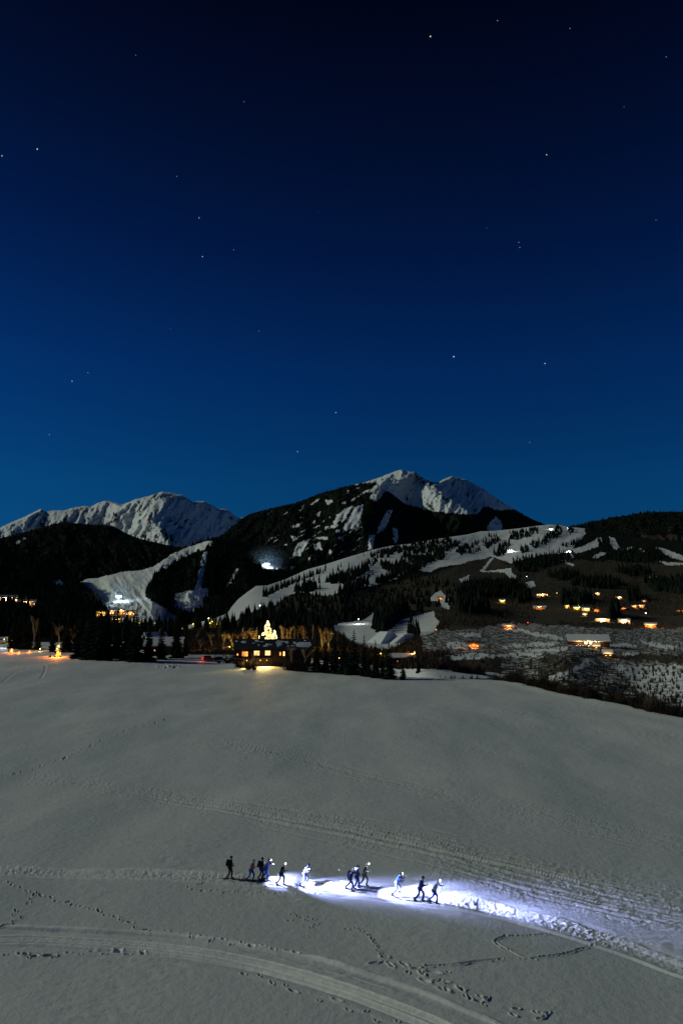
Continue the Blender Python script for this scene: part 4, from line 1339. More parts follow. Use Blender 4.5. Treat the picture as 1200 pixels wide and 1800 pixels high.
# ================================================================== BUILDINGS AND LAMPS
M_TIMBER = principled('dark_timber', (0.045, 0.032, 0.024), 0.8, 0.1, 0.3, 3)
M_LOG = principled('brown_logs', (0.09, 0.06, 0.04), 0.8, 0.1, 0.3, 3)
M_PALEWALL = principled('pale_render_wall', (0.34, 0.31, 0.27), 0.8, 0.1, 0.2, 2)
M_ROOFSNOW = principled('roof_snow', (0.74, 0.75, 0.75), 0.8, 0.1, 0.12, 0.8, 0.2)
M_ROOFDARK = principled('dark_shingle_roof', (0.035, 0.034, 0.035), 0.8, 0.1, 0.4, 2)
M_FRAME = principled('window_frame_paint', (0.05, 0.04, 0.03), 0.6, 0.2)
M_METAL = principled('dark_metal', (0.06, 0.06, 0.065), 0.5, 0.4)
M_CONC = principled('stone_base', (0.16, 0.15, 0.14), 0.9, 0.1, 0.3, 2)
E_WARM = emit('warm_window_light', (1.0, 0.56, 0.20), 2.6)
E_BRIGHT = emit('bright_window_light', (1.0, 0.62, 0.26), 5.0)
E_ORANGE = emit('orange_window_light', (1.0, 0.33, 0.07), 2.6)
E_YELLOW = emit('yellow_lamp_light', (1.0, 0.72, 0.15), 3.0)
E_WHITE = emit('white_lamp_light', (0.85, 0.93, 1.0), 8.0)
E_RED = emit('red_lamp_light', (1.0, 0.05, 0.03), 3.0)
E_FLOOD = emit('floodlight_lens', (0.8, 0.95, 1.0), 40.0)
LCOL = {E_WARM: (1.0, 0.52, 0.18), E_BRIGHT: (1.0, 0.55, 0.2), E_ORANGE: (1.0, 0.3, 0.06), E_YELLOW: (1.0, 0.68, 0.12), E_WHITE: (0.8, 0.9, 1.0), E_RED: (1.0, 0.05, 0.03)}


def point(name, loc, power, color, size=0.15, parent=None):
    d = bpy.data.lights.new(name, 'POINT')
    d.energy, d.color, d.shadow_soft_size = power, color, size
    o = bpy.data.objects.new(name, d)
    o.location = loc
    return link(o, parent)


def face_rz(p, extra=0.0):
    return -math.atan2(p[0], p[1]) + extra


def gable_roof(m, w, d, z0, rise, over, th):
    """two slabs meeting at a ridge along x"""
    y1 = d / 2 + over
    sl = rise / (d / 2)
    zz = z0 - over * sl
    for sg in (-1, 1):
        m.add([(-w / 2 - over, sg * y1, zz), (w / 2 + over, sg * y1, zz), (w / 2 + over, 0, z0 + rise), (-w / 2 - over, 0, z0 + rise),
               (-w / 2 - over, sg * y1, zz + th), (w / 2 + over, sg * y1, zz + th), (w / 2 + over, 0, z0 + rise + th), (-w / 2 - over, 0, z0 + rise + th)],
              [(0, 1, 2, 3), (7, 6, 5, 4), (0, 4, 5, 1), (1, 5, 6, 2), (3, 2, 6, 7), (0, 3, 7, 4)])


hrd = random.Random(17)


def house(loc, w, d, h, label, glow, wins, rz=0.0, roof=None, wall=None, power=0.0, rise=2.4, name='house', cat='house', group=None, chimney=True, lamp_at=None):
    o = empty(name, loc, face_rz(loc, rz))
    tag(o, label, cat, group)
    m = MB()
    m.box((0, 0, h / 2 - 1.5), (w, d, h + 3))
    m.add([(-w / 2, -d / 2, h), (-w / 2, d / 2, h), (-w / 2, 0, h + rise), (w / 2, -d / 2, h), (w / 2, d / 2, h), (w / 2, 0, h + rise)], [(0, 2, 1), (3, 4, 5), (0, 3, 5, 2), (1, 2, 5, 4)])
    m.build('wall', wall or M_TIMBER, o)
    m = MB()
    gable_roof(m, w, d, h + 0.02, rise, 0.6, 0.45)
    rf = m.build('roof', roof or M_ROOFSNOW, o)
    if chimney:
        m = MB()
        m.box((w * 0.28, 0.5, h + rise + 0.2), (0.9, 0.9, 2.4))
        m.build('chimney', M_CONC, rf)
    for (u, z, ww, hh) in wins:
        if len(wins) > 3 and hrd.random() < 0.15:
            continue
        ww, hh = ww * hrd.uniform(0.55, 1.15), hh * hrd.uniform(0.55, 1.1)
        x = u * w + hrd.uniform(-0.03, 0.03) * w
        z = z + hrd.uniform(-0.25, 0.25)
        m = MB()
        m.box((x, -d / 2 - 0.05, z), (ww, 0.06, hh))
        wn = m.build('window', glow, o)
        m = MB()
        t = 0.10
        for dx in (-ww / 2, 0, ww / 2):
            m.box((x + dx, -d / 2 - 0.10, z), (t, 0.08, hh + t))
        for dz in (-hh / 2, hh / 2):
            m.box((x, -d / 2 - 0.10, z + dz), (ww + t, 0.075, t))
        m.build('frame', M_FRAME, wn)
    if power:
        lx = (lamp_at if lamp_at is not None else 0.0) * w
        point('porch_light', (lx, -d / 2 - 2.2, max(2.2, h * 0.75)), power * 1.1, LCOL[glow], 0.4, o)
    return o


def hp(px, py):
    return Vector(ski_hill.pos(np.array([float(px)]), np.array([float(py)]))[0])


def row(n, z, ww, hh, spread=0.8):
    return [((k / max(1, n - 1) - 0.5) * spread if n > 1 else 0.0, z, ww, hh) for k in range(n)]


# houses in the valley and on the slopes: px, base row, width m, height, windows, glow, lamp power, label
HS = [(952, 1048, 30, 6.5, row(6, 3.6, 3.0, 3.2, 0.82), E_BRIGHT, 26000, 0.1, 'long brightly lit house highest on the slope left of centre', M_LOG),
      (882, 1060, 14, 7, row(2, 3.0, 2.2, 2.2, 0.5) + [(0.0, 6.0, 2.0, 3.0)], E_YELLOW, 9000, 0.1, 'small yellow lit house with a tall bright window', M_LOG),
      (948, 1071, 26, 4.5, row(6, 2.4, 2.0, 1.3, 0.85), E_ORANGE, 7000, -0.1, 'low house with a row of orange lights below the long lit house', M_TIMBER),
      (996, 1069, 9, 6, row(1, 3.0, 2.2, 4.5), E_YELLOW, 6000, 0.1, 'narrow yellow lit house at the left of the yellow cluster', M_LOG),
      (1013, 1072, 12, 5, row(2, 2.6, 1.8, 2.8, 0.5), E_YELLOW, 7000, 0.0, 'small yellow lit house in the middle of the yellow cluster', M_LOG),
      (1029, 1074, 15, 5, row(3, 2.6, 2.4, 2.4, 0.7), E_YELLOW, 8000, 0.0, 'wider yellow lit house at the right of the yellow cluster', M_LOG),
      (1047, 1075, 10, 4, row(2, 2.2, 2.2, 1.8, 0.5), E_ORANGE, 6000, 0.2, 'small orange lit house just right of the yellow cluster', M_TIMBER),
      (1050, 1046, 11, 4.5, row(2, 2.4, 2.6, 2.0, 0.5), E_WARM, 7000, -0.2, 'small lit house above the yellow cluster', M_LOG),
      (1087, 1053, 13, 4.5, row(3, 2.4, 2.0, 1.6, 0.7), E_WARM, 6000, 0.2, 'small lit house right of and above the yellow cluster', M_TIMBER),
      (1095, 1072, 11, 4, row(2, 2.2, 2.2, 1.8, 0.5), E_ORANGE, 6000, 0.0, 'single orange lit house between the cluster and the orange pair', M_TIMBER),
      (1114, 1069, 11, 4, row(2, 2.2, 2.4, 1.8, 0.5), E_ORANGE, 6000, 0.0, 'left house of the orange lit pair', M_TIMBER),
      (1127, 1069, 12, 5, row(2, 2.4, 2.6, 2.6, 0.5), E_ORANGE, 8000, 0.0, 'right house of the orange lit pair', M_TIMBER),
      (1131, 1058, 10, 4, row(1, 2.2, 2.4, 1.8), E_WARM, 3000, 0.1, 'dim lit house with pale roof above the orange pair', M_LOG),
      (1145, 1018, 34, 5.5, row(6, 3.0, 3.4, 2.4, 0.85), E_WARM, 26000, -0.1, 'long lit house high on the right slope', M_LOG),
      (1193, 1019, 9, 4, row(1, 2.2, 3.0, 2.2), E_WARM, 5000, 0.0, 'small lit house at the far right high on the slope', M_LOG),
      (1058, 1092, 22, 4.5, row(5, 2.5, 2.4, 2.2, 0.85), E_BRIGHT, 14000, 0.0, 'wide bright house below the yellow cluster', M_PALEWALL),
      (1096, 1095, 17, 4.5, row(4, 2.5, 2.2, 2.2, 0.8), E_BRIGHT, 10000, 0.05, 'bright house right of the wide bright house', M_PALEWALL),
      (1143, 1103, 16, 4.5, row(3, 2.4, 2.6, 2.0, 0.75), E_ORANGE, 11000, -0.05, 'glowing orange house lowest at the right', M_LOG),
      (1194, 1076, 13, 4, row(3, 2.2, 1.6, 1.4, 0.7), E_ORANGE, 2500, 0.0, 'dim orange house cut off by the right edge', M_TIMBER),
      (1027, 1083, 7, 3.5, row(1, 2.0, 2.0, 1.4), E_WARM, 1800, 0.0, 'tiny lit cabin below the yellow cluster', M_TIMBER),
      (893, 1105, 16, 4, row(4, 2.2, 1.4, 1.4, 0.8), E_ORANGE, 3500, 0.1, 'dim reddish lit house at the start of the snowy lane', M_TIMBER),
      (832, 1139, 8.5, 3.6, row(3, 2.0, 1.7, 1.6, 0.75), E_ORANGE, 3200, 0.0, 'bright orange cabin alone below the dark slope', M_LOG),
      (1047, 1141, 5, 3, row(1, 1.6, 1.6, 1.2), E_WARM, 500, 0.0, 'small shed light below the big snow roofed house', M_TIMBER),
      (1067, 1155, 5.5, 3, row(2, 1.6, 1.4, 1.0, 0.5), E_WARM, 450, 0.1, 'small lit hut at the top of the scrub bluff', M_TIMBER),
      (773, 1054, 11, 5, row(3, 3.2, 2.0, 1.6, 0.7), E_ORANGE, 1500, 0.1, 'orange lit lift hut above the terrain park', M_PALEWALL),
      (8, 1060, 34, 8, row(5, 4.0, 3.6, 4.2, 0.85), E_BRIGHT, 26000, 0.15, 'large bright hillside house at the left edge', M_LOG),
      (48, 1066, 24, 7, row(4, 3.4, 2.6, 3.6, 0.7), E_WARM, 9000, 0.1, 'lit hillside house with snow roof right of the left edge house', M_LOG),
      (178, 1085, 15, 9, row(3, 3.0, 2.2, 2.6, 0.7) + row(3, 6.6, 2.2, 1.8, 0.7), E_YELLOW, 6000, 0.0, 'left lodge of the lit village below the floodlight', M_LOG),
      (197, 1081, 9, 8, row(2, 3.4, 1.6, 4.4, 0.45), E_BRIGHT, 4000, 0.0, 'narrow lodge with two tall lit windows in the village', M_LOG),
      (213, 1082, 13, 9, row(3, 2.8, 1.8, 1.8, 0.7) + row(3, 6.2, 1.8, 1.8, 0.7), E_WARM, 5000, 0.0, 'middle lodge of the lit village with two window rows', M_LOG),
      (229, 1083, 13, 7, row(3, 3.2, 2.2, 2.4, 0.75), E_BRIGHT, 5500, 0.0, 'right lodge of the lit village', M_LOG),
      (205, 1096, 14, 6, row(3, 2.6, 1.8, 2.0, 0.7), E_YELLOW, 4500, 0.0, 'low lodge with yellow lights in front of the village', M_LOG),
      (897, 970, 44, 9, row(3, 4.5, 7.5, 4.5, 0.75), E_WHITE, 90000, 0.0, 'white lit lodge in the middle of the upper ski run', M_PALEWALL),
      (968, 931, 42, 8, row(2, 4.5, 13, 4.0, 0.5), E_WHITE, 60000, 0.0, 'white lit lift station on the skyline', M_PALEWALL),
      (999, 971, 26, 8, row(2, 4.5, 7.0, 4.5, 0.55), E_WHITE, 70000, 0.0, 'white lit station below the upper run on the right', M_PALEWALL),
      (998, 930, 20, 7, row(1, 4.0, 9, 2.6), E_WHITE, 8000, 0.0, 'faint lit hut right of the skyline lift station', M_PALEWALL)]
for k, (px, py, w, h, wins, glow, pw, rz, lab, wall) in enumerate(HS):
    f = 0.72 if k < 25 else (0.6 if k > 31 else 0.85)
    w, h = w * f, h * f
    wins = [(u, z * f, ww * f * 0.9, hh * f * 0.8) for (u, z, ww, hh) in wins]
    house(hp(px, py), w, max(5.0, w * 0.45), h, lab, glow, wins, rz, M_ROOFSNOW if k % 3 else M_ROOFDARK, wall, pw, rise=max(1.4, w * 0.1), chimney=(w < 40 and k % 2 == 0), group='lit houses across the valley' if k < 25 else None)
# the big house with the wide snow roof on the bench across the gorge
p = hp(1032, 1133)
big = house(p, 25, 15, 2.6, 'big house with wide snowy roof and bright glass front across the gorge', E_BRIGHT, row(6, 1.6, 2.2, 1.8, 0.62), 0.12, M_ROOFSNOW, M_TIMBER, 900, 3.6, chimney=True)
point('porch_light', (-6, -9.5, 1.6), 900, LCOL[E_BRIGHT], 0.3, big)
point('porch_light', (5, -9.5, 1.6), 900, LCOL[E_BRIGHT], 0.3, big)


def street_lamp(loc, h, glow, power, label, size=0.35, group='lamps'):
    o = empty('street_lamp', loc)
    tag(o, label, 'lamp', group)
    m = MB()
    m.tube((0, 0, -0.5), (0, 0, h), 0.09, 0.06, 6)
    m.tube((0, 0, h), (0, -0.5, h + 0.1), 0.05, 0.04, 5)
    m.build('pole', M_METAL, o)
    m = MB()
    m.box((0, -0.55, h + 0.22), (size * 1.3, size * 1.3, 0.12), 0, 0.6)
    m.build('lamp_cap', M_METAL, o)
    m = MB()
    m.ball((0, -0.55, h), size * 0.8, 8, 6)
    m.build('lamp_globe', glow, o)
    if power:
        point('lamp_light', (0, -0.55 - size * 2.2, h - 0.1), power, LCOL[glow], size * 0.5, o)
    return o


for px, py, h, glow, pw, lab, sz in [
        (245, 1103, 5, E_YELLOW, 2500, 'yellow lamp at the foot of the wide run, left of a second one', 1.1), (252, 1103, 5, E_ORANGE, 1500, 'orange lamp beside the yellow lamp at the foot of the wide run', 0.8), (273, 1102, 4, E_WARM, 800, 'left small lamp below the wide run', 0.6), (280, 1102, 4, E_WARM, 800, 'right small lamp below the wide run', 0.7),
        (305, 1103, 5, E_RED, 400, 'red lamp beside the tall lone spruce', 0.9), (340, 1106, 5, E_YELLOW, 3500, 'bright lamp at the lower tip of the ski run', 0.9), (369, 1104, 5, E_YELLOW, 2500, 'left lamp of the middle pair below the ski run', 0.7), (373, 1103, 6, E_YELLOW, 2500, 'right lamp of the middle pair below the ski run', 0.9), (382, 1104, 4, E_ORANGE, 800, 'orange lamp below the ski run', 0.7), (393, 1105, 4.5, E_YELLOW, 3000, 'lamp right of the orange lamp below the ski run', 0.9),
        (402, 1098, 5, E_YELLOW, 3500, 'left of two round yellow lamps at the run edge', 1.1), (408, 1097, 5, E_YELLOW, 3500, 'right of two round yellow lamps at the run edge', 1.1), (457, 1072, 6, E_WHITE, 900, 'white lamp at the lower edge of the ski run', 1.1), (367, 1093, 4, E_WHITE, 700, 'white lamp on the lower ski run', 0.8), (630, 1097, 6, E_WHITE, 6000, 'white lamp on the snow left of the terrain park', 0.7),
        (400, 1164, 1.1, E_WHITE, 14, 'low white lamp left of the long house', 0.16), (104, 1094, 5, E_WARM, 300, 'small lit lamp post among the bare trees', 0.5), (766, 1115, 4, E_ORANGE, 200, 'tiny orange lamp right of the terrain park', 0.6), (927, 1101, 4, E_RED, 300, 'pink red lamp right of the reddish house', 0.7), (978, 1046, 4, E_YELLOW, 300, 'faint yellow lamp right of the long lit house', 0.9), (1134, 1083, 4, E_WHITE, 500, 'white lamp below the orange lit pair', 0.9), (669, 1158, 3, E_YELLOW, 500, 'yellow lamp glowing between the rim spruces', 0.5), (925, 1016, 4, E_WHITE, 600, 'white lamp on the brown slope below the lodge', 0.9)]:
    street_lamp(gpt(px, py), h, glow, pw, lab, sz)
# yard right of the long house, with lamps and a tail light
for px, py, h, glow, pw, lab, sz in [(545, 1164, 2.6, E_ORANGE, 180, 'orange lamp at the right gable of the long house', 0.3), (557, 1164, 2.6, E_WARM, 420, 'warm lamp in the yard right of the long house', 0.3), (571, 1165, 2.4, E_RED, 40, 'red lamp at the back of the yard', 0.25), (596, 1166, 2.4, E_YELLOW, 420, 'yellow lamp behind the rim spruces', 0.25)]:
    street_lamp(gpt(px, py), h, glow, pw, lab, sz)
street_lamp(gpt(728, 1157), 3.2, E_ORANGE, 900, 'orange lamp under the bare trees right of the rim spruces', 0.25)


def floodlight(loc, h, power, aim, label, size, color=(0.66, 0.88, 1.0)):
    o = empty('floodlight_mast', loc, face_rz(loc))
    tag(o, label, 'floodlight', 'floodlights on the slopes')
    m = MB()
    m.tube((0, 0, -2), (0, 0, h), 0.5, 0.3, 7)
    m.box((0, 0, h), (size * 1.2, 0.5, 0.5))
    m.build('mast', M_METAL, o)
    for k in (-1, 0, 1):
        m = MB()
        m.box((k * size * 0.4, -0.4, h + size * 0.2), (size * 0.34, 0.5, size * 0.34))
        lh = m.build('lamp_head', M_METAL, o)
        m = MB()
        m.box((k * size * 0.4, -0.72, h + size * 0.2), (size * 0.28, 0.1, size * 0.28))
        m.build('lens', E_FLOOD, lh)
    point('flood', (0, -3.0, h - 1), power, color, 1.0, o)
    return o


floodlight(peak_spur.pos(np.array([469.0]), np.array([997.0]))[0], 9, 230000, None, 'floodlight glaring blue white on the forested slope above the long house', 17)
floodlight(peak_spur.pos(np.array([209.0]), np.array([1056.0]))[0], 8, 80000, None, 'floodlight glaring white at the bottom of the wide left run', 11)

def mist(px, py, r, label):
    c = peak_spur.pos(np.array([float(px)]), np.array([float(py)]))[0]
    m = MB()
    m.ball((0, 0, 0), r, 14, 10, (1.2, 0.7, 0.7))
    vm = bpy.data.materials.new('snowmaking_mist')
    vm.use_nodes = True
    tt = vm.node_tree
    for n in list(tt.nodes):
        if n.type != 'OUTPUT_MATERIAL':
            tt.nodes.remove(n)
    pv = tt.nodes.new('ShaderNodeVolumePrincipled')
    pv.inputs['Color'].default_value = (0.62, 0.82, 1, 1)
    gc = tt.nodes.new('ShaderNodeTexCoord')
    vm_ = tt.nodes.new('ShaderNodeVectorMath')
    vm_.operation = 'DISTANCE'
    vm_.inputs[1].default_value = (0.5, 0.5, 0.5)
    tt.links.new(gc.outputs['Generated'], vm_.inputs[0])
    mr = tt.nodes.new('ShaderNodeMapRange')
    mr.interpolation_type = 'SMOOTHSTEP'
    mr.inputs['From Min'].default_value = 0.48
    mr.inputs['From Max'].default_value = 0.0
    mr.inputs['To Max'].default_value = 0.17 / r
    tt.links.new(vm_.outputs['Value'], mr.inputs['Value'])
    tt.links.new(mr.outputs['Result'], pv.inputs['Density'])
    tt.links.new(pv.outputs[0], [n for n in tt.nodes if n.type == 'OUTPUT_MATERIAL'][0].inputs['Volume'])
    o = m.build('snow_mist', vm, None, True)
    o.location = (c[0], c[1] - r * 0.3, c[2] + r * 0.35)
    tag(o, label, 'mist', None, 'stuff')


mist(469, 996, 95, 'glowing snowmaking mist round the blue white floodlight')
mist(209, 1054, 60, 'glowing snowmaking mist round the white floodlight')

# ---- the long lit house at the field edge
hc = G(481, 1171)
HX = hc.x
hs = empty('long_house', hc, face_rz(hc, 0.03))
tag(hs, 'long dark chalet with four lit windows and a deck at the field edge', 'house')
HW, HD, HE, HR = 26.0, 10.0, 6.0, 2.7
m = MB()
m.box((0, HD / 2, HE / 2 - 0.5), (HW, HD, HE + 1))
m.add([(-HW / 2, 0, HE), (-HW / 2, HD, HE), (-HW / 2, HD / 2, HE + HR), (HW / 2, 0, HE), (HW / 2, HD, HE), (HW / 2, HD / 2, HE + HR)], [(0, 2, 1), (3, 4, 5), (0, 3, 5, 2), (1, 2, 5, 4)])
m.build('wall', M_TIMBER, hs)
m = MB()
gable_roof(m, HW, HD, HE + 0.02, HR, 0.9, 0.3)
m.v = [(x, y + HD / 2, z) for x, y, z in m.v]
rf = m.build('roof', M_ROOFDARK, hs)
rdx = random.Random(5)
for k in range(26):      # patches of old snow left on the shingles
    u = rdx.uniform(-HW / 2, HW / 2 - 1)
    f = rdx.uniform(0.1, 0.85)
    wx, wf = rdx.uniform(0.4, 1.5), rdx.uniform(0.06, 0.2)
    if k == 0:
        u, f, wx, wf = HW / 2 - 2.6, 0.25, 3.2, 0.55
    sl = HR / (HD / 2)
    m = MB()
    q = []
    for j in range(9):
        a = 2 * math.pi * j / 9
        rr = 0.55 + 0.45 * rdx.random()
        yy = (f + wf * rr * math.sin(a)) * HD / 2
        yy = min(max(yy, 0.1), HD / 2 - 0.1)
        q.append((min(u + wx * rr * math.cos(a), HW / 2 + 0.7), yy, HE + 0.36 + sl * yy))
    q.append((u, f * HD / 2, HE + 0.50 + sl * f * HD / 2))
    m.add(q, [(j, (j + 1) % 9, 9) for j in range(9)])
    m.build('snow_patch', M_ROOFSNOW, rf)
m = MB()
m.box((-3.5, HD / 2 + 0.8, HE + HR + 0.4), (1.1, 1.1, 2.2))
m.build('chimney', M_CONC, rf)
for (u, ww, hh, z, gl) in [(-9.9, 2.0, 1.7, 4.2, E_ORANGE), (-5.9, 1.9, 1.6, 4.5, E_WARM), (-2.1, 1.8, 1.6, 4.5, E_WARM), (2.2, 0.5, 1.2, 4.2, E_ORANGE), (3.5, 0.7, 1.5, 4.2, E_WARM), (-12.4, 0.5, 0.7, 4.1, E_ORANGE)]:
    m = MB()
    m.box((u, -0.04, z), (ww, 0.05, hh))
    wn = m.build('window', gl, hs)
    m = MB()
    for dx in (-ww / 2, -ww / 6, ww / 6, ww / 2) if ww > 1 else (-ww / 2, ww / 2):
        m.box((u + dx, -0.10, z), (0.09, 0.08, hh + 0.1))
    for dz in (-hh / 2, 0.1, hh / 2):
        m.box((u, -0.10, z + dz), (ww + 0.1, 0.075, 0.09))
    m.build('frame', M_FRAME, wn)
    m = MB()
    m.box((u, -0.14, z - hh / 2 - 0.13), (ww + 0.4, 0.22, 0.1))
    m.build('sill', M_LOG, wn)
m = MB()
m.box((-7.0, -1.6, 2.75), (13.0, 3.2, 0.16))
m.build('deck', M_LOG, hs)
for k in range(6):
    m = MB()
    m.box((-13.2 + k * 2.5, -3.0, 1.2), (0.2, 0.2, 3.0))
    m.build('deck_post', M_LOG, hs)
m = MB()
m.box((-7.0, -3.1, 3.75), (13.0, 0.09, 0.09))
for k in range(27):
    m.box((-13.4 + k * 0.5, -3.1, 3.25), (0.05, 0.05, 0.95))
m.build('railing', M_LOG, hs)
for u in (-9.2, -4.6, -2.4):
    m = MB()
    m.box((u, -0.25, 2.05), (0.22, 0.3, 0.3))
    m.build('wall_lamp', E_YELLOW, hs)
    sd_ = bpy.data.lights.new('under_deck_light', 'SPOT')
    sd_.energy, sd_.color, sd_.spot_size, sd_.spot_blend, sd_.shadow_soft_size = 4200, (1.0, 0.66, 0.2), R(120), 0.4, 0.05
    so_ = bpy.data.objects.new('under_deck_light', sd_)
    so_.location = (u, -0.5, 2.1)
    so_.rotation_euler = Vector((0, -1, -0.38)).to_track_quat('-Z', 'Y').to_euler()
    link(so_, hs)
for u in (-5.9, -2.1):
    point('window_light', (u, -0.5, 4.5), 60, (1.0, 0.6, 0.25), 0.2, hs)

# ---- trees hung with lights behind the house
def lit_tree(loc, h, slim, nb, label, seed, power):
    o = spruce(loc, h, 1, 0.3, label, 'trees hung with lights', 1.25)
    o.name = 'lit_tree'
    rd = random.Random(seed)
    m = MB()
    for k in range(nb):
        t = rd.random() ** 1.2 * 0.97
        a = rd.uniform(0, 2 * math.pi)
        if math.sin(a * 3 + t * 19 + seed) * math.sin(t * 13 + a * 2) > 0.42:
            continue
        rr = slim * h * (1 - t) ** 0.85 * rd.uniform(0.8, 1.15) * (0.85 + 0.25 * math.sin(t * 23 + a))
        m.ball((rr * math.cos(a), rr * math.sin(a), h * (0.05 + 0.95 * t)), rd.uniform(0.06, 0.17), 5, 4)
    b = m.build('string_lights', emit('string_light_bulbs', (1.0, 0.68, 0.22), 12.0), o)
    b['kind'] = 'stuff'
    for z in (0.35, 0.6, 0.85):
        for a in (0, 2.1, 4.2):
            rr = slim * h * (1 - z) + 1.2
            point('string_glow', (rr * math.cos(a), rr * math.sin(a), h * z), power, (1.0, 0.62, 0.16), 0.5, o)
    return o


p = gpt(470, 1142)
p = Vector((p.x, p.y, p.z))
lit_tree(p, tall(p, 1090), 0.30, 900, 'tall tree blazing with yellow lights behind the long house', 3, 1500)
p = gpt(482, 1143)
lit_tree(p, tall(p, 1107), 0.32, 460, 'shorter tree with yellow lights right of the tall lit one', 4, 700)
p = gpt(455, 1142)
lit_tree(p, tall(p, 1117), 0.12, 50, 'thin sparse lit tree left of the tall lit one', 5, 20)

for px, pw, lab in ((440, 9000, 'added lamp left of the lit tree behind the house'), (503, 16000, 'added lamp right of the lit trees behind the house'), (527, 12000, 'added lamp behind the right half of the house roof'), (556, 7000, 'added lamp behind the right gable of the house'), (404, 6000, 'added lamp left of the long house')):  # added lamps, placed to light the grove gold
    street_lamp(gpt(px, 1147), 3.0, E_YELLOW, pw, lab, 0.25, 'added grove lamps')

# ---- dark cabins behind the trees on the left
p = gpt(290, 1150)
house(p, 16, 9, 4.2, 'dark cabin with snow covered roof behind the left spruces', E_WARM, [(-0.2, 2.0, 0.8, 0.9)], -0.25, M_ROOFSNOW, M_TIMBER, 0, 3.0, name='cabin', cat='cabin')
p = gpt(272, 1140)
house(p, 10, 7, 5.4, 'smaller dark cabin with snowy roof up behind the first cabin', E_WARM, [(0.2, 2.0, 0.6, 0.7)], 0.3, M_ROOFSNOW, M_TIMBER, 0, 2.4, name='cabin', cat='cabin')
p = gpt(176, 1141)
house(p, 10, 6, 3.6, 'dark building with small dotted window lights behind the spruces', E_WARM, row(5, 2.4, 0.35, 0.5, 0.8) + row(4, 1.2, 0.3, 0.4, 0.7), 0.0, M_ROOFDARK, M_TIMBER, 0, 2.0, name='cabin', cat='cabin')
p = gpt(706, 1166)
house(p, 12, 7, 3.0, 'low cabin with lavender snow roof behind the right rim spruces', E_ORANGE, [(-0.2, 1.5, 0.8, 0.8)], 0.1, M_ROOFSNOW, M_TIMBER, 0, 1.6, name='cabin', cat='cabin')

# ---- snow ramps of the terrain park
for px, py, w, d, h, rz, lab in [(672, 1130, 26, 22, 9, 0.6, 'large'), (705, 1128, 30, 14, 6, 0.5, 'low')]:
    p = hp(px, py)
    m = MB()
    m.add([(-w / 2, -d / 2, -3), (w / 2, -d / 2, -3), (w / 2, d / 2, -3), (-w / 2, d / 2, -3), (w * 0.05, -d * 0.25, h), (w * 0.34, -d * 0.2, h), (w * 0.34, d * 0.25, h), (w * 0.05, d * 0.25, h)],
          [(0, 4, 7, 3), (0, 1, 5, 4), (1, 2, 6, 5), (2, 3, 7, 6), (4, 5, 6, 7)])
    o = m.build('snow_ramp', M_ROOFSNOW, None)
    o.location, o.rotation_euler = p, (0, 0, rz)
    tag(o, '%s snow kicker ramp in the terrain park behind the rim spruces' % lab, 'ramp')

# ================================================================== FIRES, VEHICLES, PEOPLE, STARS
E_FLAME = emit('flame', (1.0, 0.22, 0.03), 4.0)
E_FLAMEC = emit('flame_core', (1.0, 0.5, 0.14), 9.0)


def fire(loc, s, power, label, group='small fires on the snow', color=(1.0, 0.24, 0.03)):
    o = empty('fire', loc)
    tag(o, label, 'fire', group)
    rd = random.Random(int(loc[0] * 10))
    for k in range(5):
        a = k * 1.26
        m = MB()
        m.tube((math.cos(a) * 0.55 * s, math.sin(a) * 0.55 * s, 0.03 * s), (-math.cos(a) * 0.12 * s, -math.sin(a) * 0.12 * s, 0.34 * s), 0.08 * s, 0.06 * s, 6)
        m.build('log', M_BARK, o)
    for nm, mt, sc_, n in (('flame', E_FLAME, 1.0, 6), ('flame_core', E_FLAMEC, 0.6, 3)):
        m = MB()
        for k in range(n):
            a, q = rd.uniform(0, 6.28), rd.uniform(0.05, 0.28) * s * sc_
            x, y, hh, w = math.cos(a) * q, math.sin(a) * q, s * sc_ * rd.uniform(0.7, 1.35), s * sc_ * rd.uniform(0.13, 0.24)
            rings = []
            for z, f in ((0.12, 0.7), (0.3, 1.0), (0.6, 0.6), (0.85, 0.22)):
                ox, oy = 0.12 * s * math.sin(z * 5 + k) * z, 0.12 * s * math.cos(z * 4 + k) * z
                rings.append([(x + ox + math.cos(t * 1.047) * w * f, y + oy + math.sin(t * 1.047) * w * f, hh * z) for t in range(6)])
            vs = [v for r_ in rings for v in r_] + [(x, y, hh)]
            fs = [(j * 6 + t, j * 6 + (t + 1) % 6, j * 6 + 6 + (t + 1) % 6, j * 6 + 6 + t) for j in range(3) for t in range(6)] + [(18 + t, 18 + (t + 1) % 6, 24) for t in range(6)]
            m.add(vs, fs)
        m.build(nm, mt, o)
    point('firelight', (0, -0.5 * s, 1.1 * s), power, color, 0.25 * s, o)
    return o


def lantern(loc, h, power, label):
    o = empty('lantern', loc)
    tag(o, label, 'lantern', 'lanterns near the bonfire')
    m = MB()
    m.tube((0, 0, -0.2), (0, 0, h), 0.035, 0.03, 5)
    m.build('stake', M_METAL, o)
    m = MB()
    m.tube((0, 0, h), (0, 0, h + 0.42), 0.17, 0.2, 6)
    m.build('lantern_glass', emit('lantern_glow', (1.0, 0.66, 0.16), 14.0), o)
    m = MB()
    m.tube((0, 0, h + 0.42), (0, 0, h + 0.58), 0.24, 0.05, 6)
    m.build('lantern_cap', M_METAL, o)
    point('lantern_light', (0, -0.5, h + 0.2), power, (1.0, 0.6, 0.14), 0.12, o)
    return o


